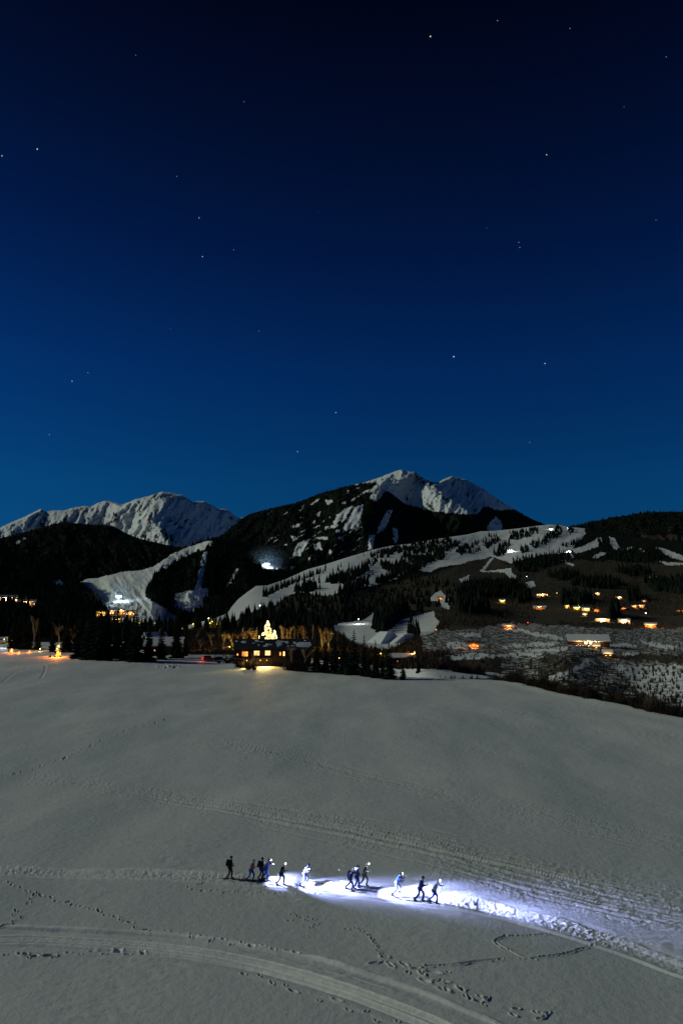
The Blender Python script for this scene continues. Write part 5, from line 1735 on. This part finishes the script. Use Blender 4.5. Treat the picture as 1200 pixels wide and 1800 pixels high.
fire(G(102, 1155), 2.6, 3600, 'large orange bonfire with logs on the left of the field', 'bonfires')
fire(G(21, 1147), 1.7, 1300, 'fire in front of the standing person at the left edge')
fire(G(34, 1148), 0.8, 420, 'small low fire right of the left edge fire')
fire(G(52, 1147), 0.9, 260, 'small fire between the left edge fire and the bonfire')
lantern(G(71, 1145), 0.9, 420, 'yellow lantern midway between the small fires and the bonfire')
lantern(G(97, 1143), 1.0, 520, 'yellow lantern just behind the bonfire on its left')
lantern(G(103, 1140), 1.0, 420, 'yellow lantern straight behind the bonfire')
lantern(G(108, 1136), 1.2, 420, 'farthest yellow lantern behind the bonfire')
lantern(G(121, 1139), 0.5, 300, 'low orange lantern right of the bonfire on the snow bank')
# a snow bank and low wall behind the fires
m = MB()
m.box((0, 0, 0.35), (1.9, 1.2, 1.3))
o = m.build('fire_pit_box', M_TIMBER)
o.location = G(101, 1148)
tag(o, 'dark log box behind the large bonfire', 'log box')


# ---- vehicles
M_RED = principled('red_car_paint', (0.42, 0.03, 0.015), 0.4, 0.4)
M_BLACKP = principled('black_car_paint', (0.02, 0.02, 0.022), 0.35, 0.4)
M_GLASS = principled('dark_glass', (0.01, 0.012, 0.014), 0.15, 0.5)
M_TYRE = principled('tyre_rubber', (0.015, 0.015, 0.015), 0.9, 0.1)
M_RIM = principled('wheel_metal', (0.35, 0.35, 0.36), 0.4, 0.5)
M_COACH = principled('pale_green_coach_paint', (0.55, 0.62, 0.56), 0.5, 0.3)


def car(loc, rz, paint, label, L=4.5, H=1.75, W=1.85, tail=True, tail_power=0):
    o = empty('car', loc, rz)
    tag(o, label, 'car', 'parked cars')
    m = MB()
    m.prism([(-W / 2, 0.32), (-W / 2, H * 0.5), (-W / 2 + 0.08, H * 0.56), (W / 2 - 0.08, H * 0.56), (W / 2, H * 0.5), (W / 2, 0.32)], -L / 2, L / 2)
    m.build('body', paint, o)
    m = MB()
    c = W / 2 - 0.06
    x0, x1, x2, x3 = -L / 2 + 0.05, -L / 2 + 0.3, L * 0.12, L * 0.26
    m.add([(x0, -c, H * 0.56), (x3, -c, H * 0.56), (x3, c, H * 0.56), (x0, c, H * 0.56), (x1, -c + .14, H), (x2, -c + .14, H), (x2, c - .14, H), (x1, c - .14, H)], [(0, 1, 5, 4), (1, 2, 6, 5), (2, 3, 7, 6), (3, 0, 4, 7), (4, 5, 6, 7)])
    m.build('cabin', paint, o)
    for sg in (-1, 1):
        for (a, b) in ((0.06, 0.36), (0.40, 0.68), (0.72, 0.90)):
            xa, xb = x0 + (x3 - x0) * a, x0 + (x3 - x0) * b
            m = MB()
            zb, zt = H * 0.59, H * 0.93
            yb, yt = sg * (c - 0.005), sg * (c - 0.115)
            ta = x1 + (x2 - x1) * a
            tb = x1 + (x2 - x1) * min(b, 0.98)
            m.add([(xa, yb * 1.01, zb), (xb, yb * 1.01, zb), (tb, yt * 1.02, zt), (ta, yt * 1.02, zt)], [(0, 1, 2, 3)])
            m.build('side_window', M_GLASS, o)
    for xx in (-L * 0.31, L * 0.31):
        for sg in (-1, 1):
            m = MB()
            m.tube((xx, sg * (W / 2 - 0.2), 0.34), (xx, sg * (W / 2 + 0.02), 0.34), 0.34, 0.34, 14)
            w_ = m.build('wheel', M_TYRE, o)
            m = MB()
            m.tube((xx, sg * (W / 2 + 0.021), 0.34), (xx, sg * (W / 2 + 0.03), 0.34), 0.2, 0.18, 10)
            m.build('rim', M_RIM, w_)
    for sg in (-1, 1):
        m = MB()
        m.box((-L / 2 - 0.02, sg * (W / 2 - 0.18), H * 0.46), (0.06, 0.24, 0.3))
        m.build('tail_light', E_RED if tail else M_RED, o)
        m = MB()
        m.box((L / 2 + 0.01, sg * (W / 2 - 0.25), H * 0.42), (0.05, 0.34, 0.18))
        m.build('headlight', M_RIM, o)
    m = MB()
    m.box((x1 * 0.5 + x2 * 0.5, 0, H + 0.04), (x2 - x1 - 0.2, W - 0.5, 0.07))
    m.build('roof_snow', M_ROOFSNOW, o)
    if tail_power:
        point('tail_glow', (-L / 2 - 0.9, -0.9, H * 0.6), tail_power, (1.0, 0.08, 0.04), 0.2, o)
    return o


pc = G(366, 1162)
car(pc, face_rz(pc, 0.35), M_RED, 'red off roader with snow on its roof parked left of the long house', 4.7, 2.2, 2.0, True, 90)
pc = G(387, 1162)
car(pc, face_rz(pc, 0.15), M_BLACKP, 'black car parked right behind the red off roader', 4.8, 1.7, 1.9, False)
pc = gpt(211, 1142)
car(pc, face_rz(pc, 1.5), M_BLACKP, 'dark car with red tail lights among the tall spruces', 4.6, 1.7, 1.9, True, 40)

cb = G(-6, 1132)
co = empty('coach', cb, face_rz(cb, 0.05))
tag(co, 'pale coach with dark windows cut off by the left edge', 'coach')
m = MB()
m.prism([(-1.3, 0.4), (-1.3, 3.3), (-1.1, 3.7), (1.1, 3.7), (1.3, 3.3), (1.3, 0.4)], -5.5, 5.5)
m.build('body', M_COACH, co)
for k in range(6):
    m = MB()
    m.box((-4.7 + k * 1.75, -1.32, 2.55), (1.5, 0.04, 1.1))
    m.build('window', M_GLASS if k != 3 else E_WHITE, co)
for xx in (-3.6, 3.4):
    for sg in (-1, 1):
        m = MB()
        m.tube((xx, sg * 1.05, 0.48), (xx, sg * 1.33, 0.48), 0.48, 0.48, 14)
        m.build('wheel', M_TYRE, co)
m = MB()
m.box((5.52, 0, 2.4), (0.05, 2.2, 1.5))
m.build('windscreen', M_GLASS, co)
m = MB()
m.box((4.9, -1.33, 1.6), (0.8, 0.03, 2.2))
m.build('door', M_METAL, co)
lp = G(8, 1139)
street_lamp(lp, 4.2, E_WHITE, 1500, 'white lamp lighting the snow beside the coach', 0.2)
p = G(21, 1131)
lit_tree(p, 4.6, 0.24, 60, 'small tree with yellow lights right of the coach', 9, 40)

# ---- people
M_SKIN = principled('skin', (0.5, 0.32, 0.24), 0.6, 0.3)


def skin_mesh(name, V, E, rad, root, mat, sub=1):
    me = bpy.data.meshes.new(name)
    me.from_pydata([tuple(v) for v in V], E, [])
    o = bpy.data.objects.new('tmp_skin', me)
    col.objects.link(o)
    o.modifiers.new('skin', 'SKIN').use_smooth_shade = True
    sv = me.skin_vertices[0].data
    for k, r_ in enumerate(rad):
        sv[k].radius = (r_, r_) if not isinstance(r_, tuple) else r_
        sv[k].use_root = (k == root)
    if sub:
        o.modifiers.new('sub', 'SUBSURF').levels = sub
    dg = bpy.context.evaluated_depsgraph_get()
    dg.update()
    res = bpy.data.meshes.new_from_object(o.evaluated_get(dg))
    res.name = name
    bpy.data.objects.remove(o)
    res.materials.clear()
    res.materials.append(mat)
    return res


POSES = {
    'stride': dict(pel=(0, 0, .93), che=(.12, 0, 1.27), nec=(.19, 0, 1.46), hea=(.23, 0, 1.60), cro=(.24, 0, 1.70),
                   lk=(.24, .10, .52), la=(.16, .10, .12), lt=(.34, .11, .06), rk=(-.06, -.10, .50), ra=(-.36, -.10, .17), rt=(-.20, -.10, .07),
                   ls=(.15, .19, 1.40), le=(-.04, .27, 1.17), lh=(.12, .27, .99), rs=(.15, -.19, 1.40), re=(.34, -.27, 1.20), rh=(.54, -.25, 1.27)),
    'stride2': dict(pel=(0, 0, .92), che=(.16, 0, 1.25), nec=(.25, 0, 1.43), hea=(.30, 0, 1.56), cro=(.32, 0, 1.66),
                    lk=(-.05, .12, .50), la=(-.38, .13, .18), lt=(-.22, .13, .08), rk=(.26, -.11, .54), ra=(.20, -.12, .12), rt=(.38, -.12, .06),
                    ls=(.19, .19, 1.37), le=(.38, .27, 1.16), lh=(.58, .25, 1.22), rs=(.19, -.19, 1.37), re=(.0, -.28, 1.15), rh=(.10, -.28, .96)),
    'walk': dict(pel=(0, 0, .95), che=(.04, 0, 1.30), nec=(.07, 0, 1.49), hea=(.10, 0, 1.63), cro=(.10, 0, 1.73),
                 lk=(.14, .09, .53), la=(.12, .09, .12), lt=(.30, .10, .06), rk=(.02, -.09, .52), ra=(-.20, -.09, .14), rt=(-.04, -.09, .06),
                 ls=(.05, .19, 1.43), le=(.00, .26, 1.18), lh=(.16, .24, 1.02), rs=(.05, -.19, 1.43), re=(.08, -.27, 1.17), rh=(.30, -.23, 1.10)),
    'skate': dict(pel=(0, .03, .90), che=(.18, .02, 1.22), nec=(.28, .02, 1.39), hea=(.34, .02, 1.52), cro=(.36, .02, 1.62),
                  lk=(.22, .22, .52), la=(.12, .30, .12), lt=(.29, .36, .06), rk=(.10, -.18, .50), ra=(-.22, -.40, .15), rt=(-.07, -.48, .07),
                  ls=(.21, .20, 1.33), le=(.36, .30, 1.10), lh=(.52, .26, 1.20), rs=(.21, -.17, 1.33), re=(.36, -.28, 1.10), rh=(.54, -.25, 1.18)),
    'sit': dict(pel=(0, 0, .45), che=(.06, 0, .80), nec=(.12, 0, .98), hea=(.16, 0, 1.12), cro=(.17, 0, 1.22),
                lk=(.44, .13, .50), la=(.40, .14, .10), lt=(.56, .15, .05), rk=(.44, -.13, .50), ra=(.46, -.14, .10), rt=(.62, -.15, .05),
                ls=(.09, .19, .92), le=(.22, .26, .68), lh=(.44, .16, .66), rs=(.09, -.19, .92), re=(.22, -.26, .68), rh=(.44, -.16, .66)),
    'crouch': dict(pel=(-.05, 0, .42), che=(.20, 0, .70), nec=(.32, 0, .84), hea=(.40, 0, .95), cro=(.43, 0, 1.05),
                   lk=(.28, .14, .52), la=(.05, .14, .12), lt=(.22, .15, .05), rk=(.26, -.14, .40), ra=(-.10, -.14, .12), rt=(.06, -.15, .05),
                   ls=(.24, .18, .80), le=(.40, .24, .58), lh=(.56, .14, .45), rs=(.24, -.18, .80), re=(.40, -.24, .58), rh=(.56, -.14, .45)),
}
POSE_CACHE = {}


def pose_meshes(pose):
    if pose in POSE_CACHE:
        return POSE_CACHE[pose]
    q = {k: Vector(v) for k, v in POSES[pose].items()}
    mid = q['pel'].lerp(q['che'], 0.5)
    lhip, rhip = q['pel'] + Vector((0, .09, -.03)), q['pel'] + Vector((0, -.09, -.03))
    # one continuous body
    V = [q['pel'], mid, q['che'], q['nec'], q['hea'], q['cro'], q['ls'], q['le'], q['lh'], q['rs'], q['re'], q['rh'], lhip, q['lk'], q['la'], q['lt'], rhip, q['rk'], q['ra'], q['rt']]
    E = [(0, 1), (1, 2), (2, 3), (3, 4), (4, 5), (2, 6), (6, 7), (7, 8), (2, 9), (9, 10), (10, 11), (0, 12), (12, 13), (13, 14), (14, 15), (0, 16), (16, 17), (17, 18), (18, 19)]
    rad = [.125, .115, .13, .055, .092, .07, .062, .045, .034, .062, .045, .034, .085, .06, .042, .035, .085, .06, .042, .035]
    body = skin_mesh('person_body', V, E, rad, 0, M_SKIN)
    # face: nose, ears, eyes, mouth added to the head
    b = MB()
    h = q['hea']
    b.add([h + Vector((.085, .014, .0)), h + Vector((.085, -.014, .0)), h + Vector((.085, 0, .04)), h + Vector((.115, 0, -.005))], [(0, 1, 3), (1, 2, 3), (2, 0, 3)])
    for sg in (-1, 1):
        b.ball((h.x, h.y + sg * .092, h.z), .026, 6, 4, (.7, .4, 1))
    face = b.mesh('face_features', M_SKIN)
    # clothes
    jV = [q['pel'] + Vector((0, 0, -.04)), mid, q['che'], q['nec'] - Vector((0, 0, .04)), q['ls'], q['le'], q['le'].lerp(q['lh'], .85), q['rs'], q['re'], q['re'].lerp(q['rh'], .85)]
    jE = [(0, 1), (1, 2), (2, 3), (2, 4), (4, 5), (5, 6), (2, 7), (7, 8), (8, 9)]
    jr = [.168, .155, .17, .08, .088, .068, .054, .088, .068, .054]
    tV = [q['pel'], lhip, q['lk'], q['lk'].lerp(q['la'], .9), rhip, q['rk'], q['rk'].lerp(q['ra'], .9)]
    tE = [(0, 1), (1, 2), (2, 3), (0, 4), (4, 5), (5, 6)]
    tr = [.145, .108, .08, .066, .108, .08, .066]
    POSE_CACHE[pose] = (q, body, face, (jV, jE, jr), (tV, tE, tr))
    return POSE_CACHE[pose]


CLOTH = {}
MESHES = {}


def cloth(c):
    if c not in CLOTH:
        CLOTH[c] = principled('cloth_%d' % len(CLOTH), c, 0.85, 0.1, 0.25, 9)
    return CLOTH[c]


E_LAMP = emit('headlamp_lens', (0.80, 0.86, 1.0), 260.0)


def hand_mesh(name, mat):
    """glove with palm, four fingers of unequal length and a thumb leaving the side"""
    m = MB()
    m.ball((0.045, 0, 0), 0.05, 8, 5, (1, 0.8, 0.5))
    for k, (y, L) in enumerate(((-.030, .060), (-.010, .072), (.010, .068), (.030, .052))):
        m.tube((.07, y, 0), (.07 + L * .6, y * 1.1, -.012), .013, .012, 6)
        m.tube((.07 + L * .6, y * 1.1, -.012), (.07 + L * .75, y * 1.1, -.05), .012, .009, 6)
    m.tube((.03, -.04, 0), (.06, -.07, -.01), .014, .012, 6)
    m.tube((.06, -.07, -.01), (.09, -.06, -.035), .012, .009, 6)
    return m.mesh(name, mat)


def person(loc, rz, pose, jacket, trousers, hat, label, lamp=0.0, chest_lamp=False, pack=None, skis=True, group=None, scale=1.0, aim=(-9.0, 0.0), cone=34):
    q, body, face, J, T = pose_meshes(pose)
    o = empty('person', loc, rz)
    o.scale = (scale,) * 3
    tag(o, label, 'person', group)
    link(bpy.data.objects.new('body', body), o)
    link(bpy.data.objects.new('face', face), o)
    for nm, D_, c in (('jacket', J, jacket), ('trousers', T, trousers)):
        key = (pose, nm, c)
        if key not in MESHES:
            MESHES[key] = skin_mesh(nm, D_[0], D_[1], D_[2], 0, cloth(c))
        link(bpy.data.objects.new(nm, MESHES[key]), o)
    h = q['hea']
    m = MB()
    m.ball((h.x - .01, h.y, h.z + .035), .112, 12, 7, (1, .95, .95))
    m.v = [v for v in m.v]
    m.tube((h.x, h.y, h.z + .01), (h.x, h.y, h.z + .05), .116, .118, 12)
    m.build('hat', cloth(hat), o, True)
    key = ('hand', trousers)
    if key not in MESHES:
        MESHES[key] = hand_mesh('glove', cloth((.03, .03, .035)))
    for a, b_ in (('le', 'lh'), ('re', 'rh')):
        g = link(bpy.data.objects.new('glove', MESHES[key]), o)
        g.location = q[b_]
        g.rotation_euler = (q[b_] - q[a]).to_track_quat('X', 'Z').to_euler()
    for a, t_ in (('la', 'lt'), ('ra', 'rt')):
        m = MB()
        m.tube(q[a] + Vector((-.02, 0, .10)), q[a] + Vector((0, 0, -.04)), .068, .062, 8)
        m.tube(q[a] + Vector((-.05, 0, -.05)), q[t_] + Vector((.02, 0, -.01)), .058, .045, 8)
        bt = m.build('boot', cloth((.03, .03, .035)), o)
        if skis:
            d = (q[t_] - q[a])
            d.z = 0
            d.normalize()
            m = MB()
            c_ = q[t_].copy()
            c_.z -= .055
            n = Vector((-d.y, d.x, 0)) * .035
            pts = [(-.85, 0), (.75, 0), (.9, .05), (1.0, .12)]
            vs = []
            for (f, z) in pts:
                for sg in (-1, 1):
                    p_ = c_ + d * f + n * sg
                    vs += [(p_.x, p_.y, p_.z + z), (p_.x, p_.y, p_.z + z + .02)]
            fs = []
            for k in range(3):
                a0, b0 = k * 4, k * 4 + 4
                fs += [(a0, b0, b0 + 2, a0 + 2), (a0 + 1, a0 + 3, b0 + 3, b0 + 1), (a0, a0 + 1, b0 + 1, b0), (a0 + 2, b0 + 2, b0 + 3, a0 + 3)]
            fs += [(0, 2, 3, 1), (12, 13, 15, 14)]
            m.add(vs, fs)
            m.build('ski', cloth((.05, .05, .06)), o)
    if pack:
        m = MB()
        c_ = q['che'] + Vector((-.22, 0, -.08))
        m.box(c_, (.2, .3, .46), 0, .8)
        m.box(c_ + Vector((-.1, 0, -.08)), (.1, .24, .22), 0, .85)
        m.build('backpack', cloth(pack), o)
    if lamp:
        lp_ = (q['che'] + Vector((.17, 0, .02))) if chest_lamp else Vector((h.x + .115, h.y, h.z + .06))
        m = MB()
        m.box(lp_ + Vector((-.005, 0, 0)), (.05, .09, .06))
        hl = m.build('headlamp', cloth((.03, .03, .035)), o)
        m = MB()
        m.box(lp_ + Vector((.03, 0, 0)), (.02, .075, .05))
        m.build('lens', E_LAMP, hl)
        ld = bpy.data.lights.new('headlamp_beam', 'SPOT')
        ld.energy, ld.color = lamp, (0.37, 0.43, 1.0)
        ld.spot_size, ld.spot_blend, ld.shadow_soft_size = R(cone), 1.0, 0.03
        lo = bpy.data.objects.new('headlamp_beam', ld)
        lo.location = lp_ + Vector((.07, 0, 0))
        v = Vector((math.cos(R(aim[0])) * math.cos(R(aim[1])), math.cos(R(aim[0])) * math.sin(R(aim[1])), math.sin(R(aim[0]))))
        lo.rotation_euler = v.to_track_quat('-Z', 'Y').to_euler()
        link(lo, o)
    return o


def pole_pair(o, pose, label, n=2):
    q = POSE_CACHE[pose][0]
    for k, (hnd, sg) in enumerate((('lh', 'left'), ('rh', 'right'))[:n]):
        m = MB()
        a = q[hnd] + Vector((.06, 0, .08))
        b_ = Vector((q[hnd].x - .55, q[hnd].y * 1.25, .02))
        m.tube(a, b_, .011, .007, 6)
        m.tube(a + Vector((0, 0, .02)), a.lerp(b_, .09), .018, .016, 6)
        e = a.lerp(b_, .94)
        m.tube(e, e + Vector((0, 0, .008)), .035, .035, 8)
        p_ = m.build('ski_pole', M_METAL)
        p_.location, p_.rotation_euler, p_.scale = o.location, o.rotation_euler, o.scale
        tag(p_, '%s ski pole of the %s' % (sg, label), 'ski pole', 'ski poles')


def on_snow(px, py):
    p = G(px, py)
    i, j = cell(px, py)
    return Vector((p.x, p.y, p.z + float(DZ[j, i])))


def trail_dir(px):
    k = min(range(len(PT) - 1), key=lambda i: abs(PT[i][0] - px))
    a, b_ = G(*PT[k]), G(*PT[k + 1])
    return math.atan2(b_.y - a.y, b_.x - a.x)


BLK, NVY, BLU, DBL, OLV, GRY, WHT, BRN, PLM, ICE = (.018, .018, .022), (.02, .03, .09), (.04, .10, .45), (.03, .06, .24), (.07, .08, .045), (.30, .27, .30), (.75, .76, .80), (.16, .06, .03), (.22, .12, .15), (.45, .52, .62)
SK = [(404, 1543, 'walk', BLK, BLK, BLK, BLK, 0, False, 'skier dressed all in black at the rear of the line', 1.02, True),
      (441, 1547, 'stride', PLM, BLU, GRY, None, 0, False, 'skier with plum striped top and bright blue trousers, second in line', 1.0, False),
      (459, 1543, 'walk', BLK, NVY, BLK, BLK, 0, False, 'dark skier half hidden behind the blue one', 0.98, False),
      (467, 1545, 'stride2', DBL, BLU, NVY, None, 2600, False, 'blue skier with a glaring headlamp over a small bright pool', 1.0, False),
      (494, 1553, 'stride', BLK, BLK, WHT, None, 3600, False, 'black skier with white hat and headlamp left of the bright trail', 1.02, False),
      (535, 1553, 'skate', WHT, ICE, DBL, None, 4600, True, 'pale skier with blue hat and a chest lamp', 0.98, False),
      (615, 1564, 'stride2', NVY, BLK, WHT, NVY, 3600, False, 'navy skier with white lamp, left of a close pair', 1.02, False),
      (627, 1562, 'walk', DBL, NVY, NVY, None, 0, False, 'dark blue skier, right of the close pair', 1.0, False),
      (640, 1560, 'stride', OLV, OLV, WHT, None, 3200, False, 'olive green skier with white hat just right of the pair', 1.04, False),
      (697, 1570, 'skate', BLU, WHT, OLV, None, 3800, False, 'skier with blue jacket and white trousers in the brightest light', 1.0, True),
      (738, 1581, 'stride', NVY, NVY, BRN, None, 0, False, 'dark slim skier with brown hat, second from the front', 1.08, True),
      (763, 1584, 'stride2', ICE, DBL, WHT, None, 5200, False, 'leading skier with pale jacket, dark blue trousers and headlamp', 1.04, True)]
AIM = {3: (-62, 100, 1500), 4: (-26, 66, 4600), 5: (-18, 56, 8500), 6: (-20, 54, 7000), 8: (-14, 46, 10000), 9: (-15, 46, 9000), 11: (-12, 38, 6500)}
for k, (px, py, pose, j, t_, hcol, pk_, lampw, chest, lab, s_, poles) in enumerate(SK):
    p = on_snow(px, py)
    hd = trail_dir(px)
    am = AIM.get(k, (-10, 30, 0))
    o = person(p, hd, pose, j, t_, hcol, lab, am[2], chest, pk_, True, 'skiers crossing the field in a line', s_, aim=(am[0], 3.0 + 0.7 * ((k * 5) % 7 - 3)), cone=am[1])
    if poles:
        pole_pair(o, pose, lab)
# the leader's lamp also sweeps far ahead
# people by the fires
p = on_snow(88, 1156)
person(p, -0.1, 'sit', BLK, BLK, BLK, 'dark person sitting left of the large bonfire', skis=False)
m = MB()
m.tube((-.9, 0, .2), (.9, 0, .2), .2, .2, 8)
o = m.build('log_seat', M_BARK)
o.location, o.rotation_euler = p, (0, 0, 1.45)
tag(o, 'log seat under the person by the large bonfire', 'log')
p = on_snow(15, 1148)
person(p, 0.0, 'walk', BLK, BLK, BLK, 'dark person standing left of the left edge fire', skis=False, scale=1.15)
p = on_snow(150, 1156)
person(p, -2.6, 'crouch', BLK, BLK, BLK, 'dark person crouching in front of the tall spruces with a small light', 60, skis=False, scale=1.3)

# ---- stars
STARS = [(4, 274, 1.2, 'w', 'warm star at the far left edge of the sky'), (66, 262, 1.3, 'b', 'blue white star near the left edge beside the warm one'), (239, 97, .6, 'b', 'faint star in the upper left quarter'), (429, 179, .7, 'b', 'dim star high left of centre'), (311, 310, .7, 'b', 'dim star above the warm star left of centre'),
         (350, 383, 1.1, 'w', 'warm orange star left of centre'), (411, 439, .8, 'b', 'star upper right of a brighter one left of centre'), (356, 451, 1.1, 'b', 'white star below the warm orange one'), (756, 64, 1.4, 'y', 'bright yellow star near the top of the picture'), (874, 36, .8, 'b', 'star near the top right of the yellow one'),
         (1001, 50, .9, 'bb', 'blue star near the top right'), (1170, 100, .9, 'bb', 'blue star at the upper right edge'), (1096, 188, .5, 'b', 'very faint star, left of an upper right pair'), (1121, 185, .5, 'b', 'very faint star, right of an upper right pair'), (960, 272, 1.2, 'w', 'bright pinkish star right of centre in the upper sky'),
         (1152, 387, .7, 'b', 'small star close to the right edge'), (855, 401, .5, 'b', 'faint star left of the close vertical pair'), (911, 426, .8, 'b', 'upper star of the close vertical pair'), (913, 435, .8, 'b', 'lower star of the close vertical pair'), (560, 374, .5, 'b', 'faint star near the centre of the sky'),
         (797, 627, 1.5, 'b', 'brightest white star above the main peak'), (957, 639, 1.2, 'b', 'bright star right of the brightest one'), (930, 778, .8, 'b', 'dim star over the right ridge'), (590, 725, 1.1, 'b', 'star above the left shoulder of the main peak'), (523, 794, 1.1, 'b', 'low star left of the main peak'),
         (455, 582, .8, 'y', 'yellowish star in the lower middle sky'), (300, 578, .5, 'b', 'faint star in the lower left sky'), (127, 670, 1.1, 'w', 'orange star low on the left'), (155, 655, .8, 'b', 'star beside the low orange one'), (87, 764, .8, 'b', 'lowest star on the left above the massif')]
SM = {'w': emit('warm_star', (1.0, 0.72, 0.5), 1.0), 'b': emit('white_star', (0.8, 0.9, 1.0), 1.0), 'bb': emit('blue_star', (0.25, 0.4, 1.0), 1.0), 'y': emit('yellow_star', (1.0, 0.95, 0.6), 1.0)}
m = MB()
m.ball((0, 0, 0), 1.0, 8, 6)
STM = {k: m.mesh('star', mt) for k, mt in SM.items()}
for px, py, b_, c_, lab in STARS:
    o = link(bpy.data.objects.new('star', STM[c_]))
    o.location = at(px, py, 150000.0)
    dd = Vector(o.location).length / FPX
    o.scale = (dd * 0.52 * b_ ** 1.5,) * 3
    tag(o, lab, 'star', 'stars in the night sky')
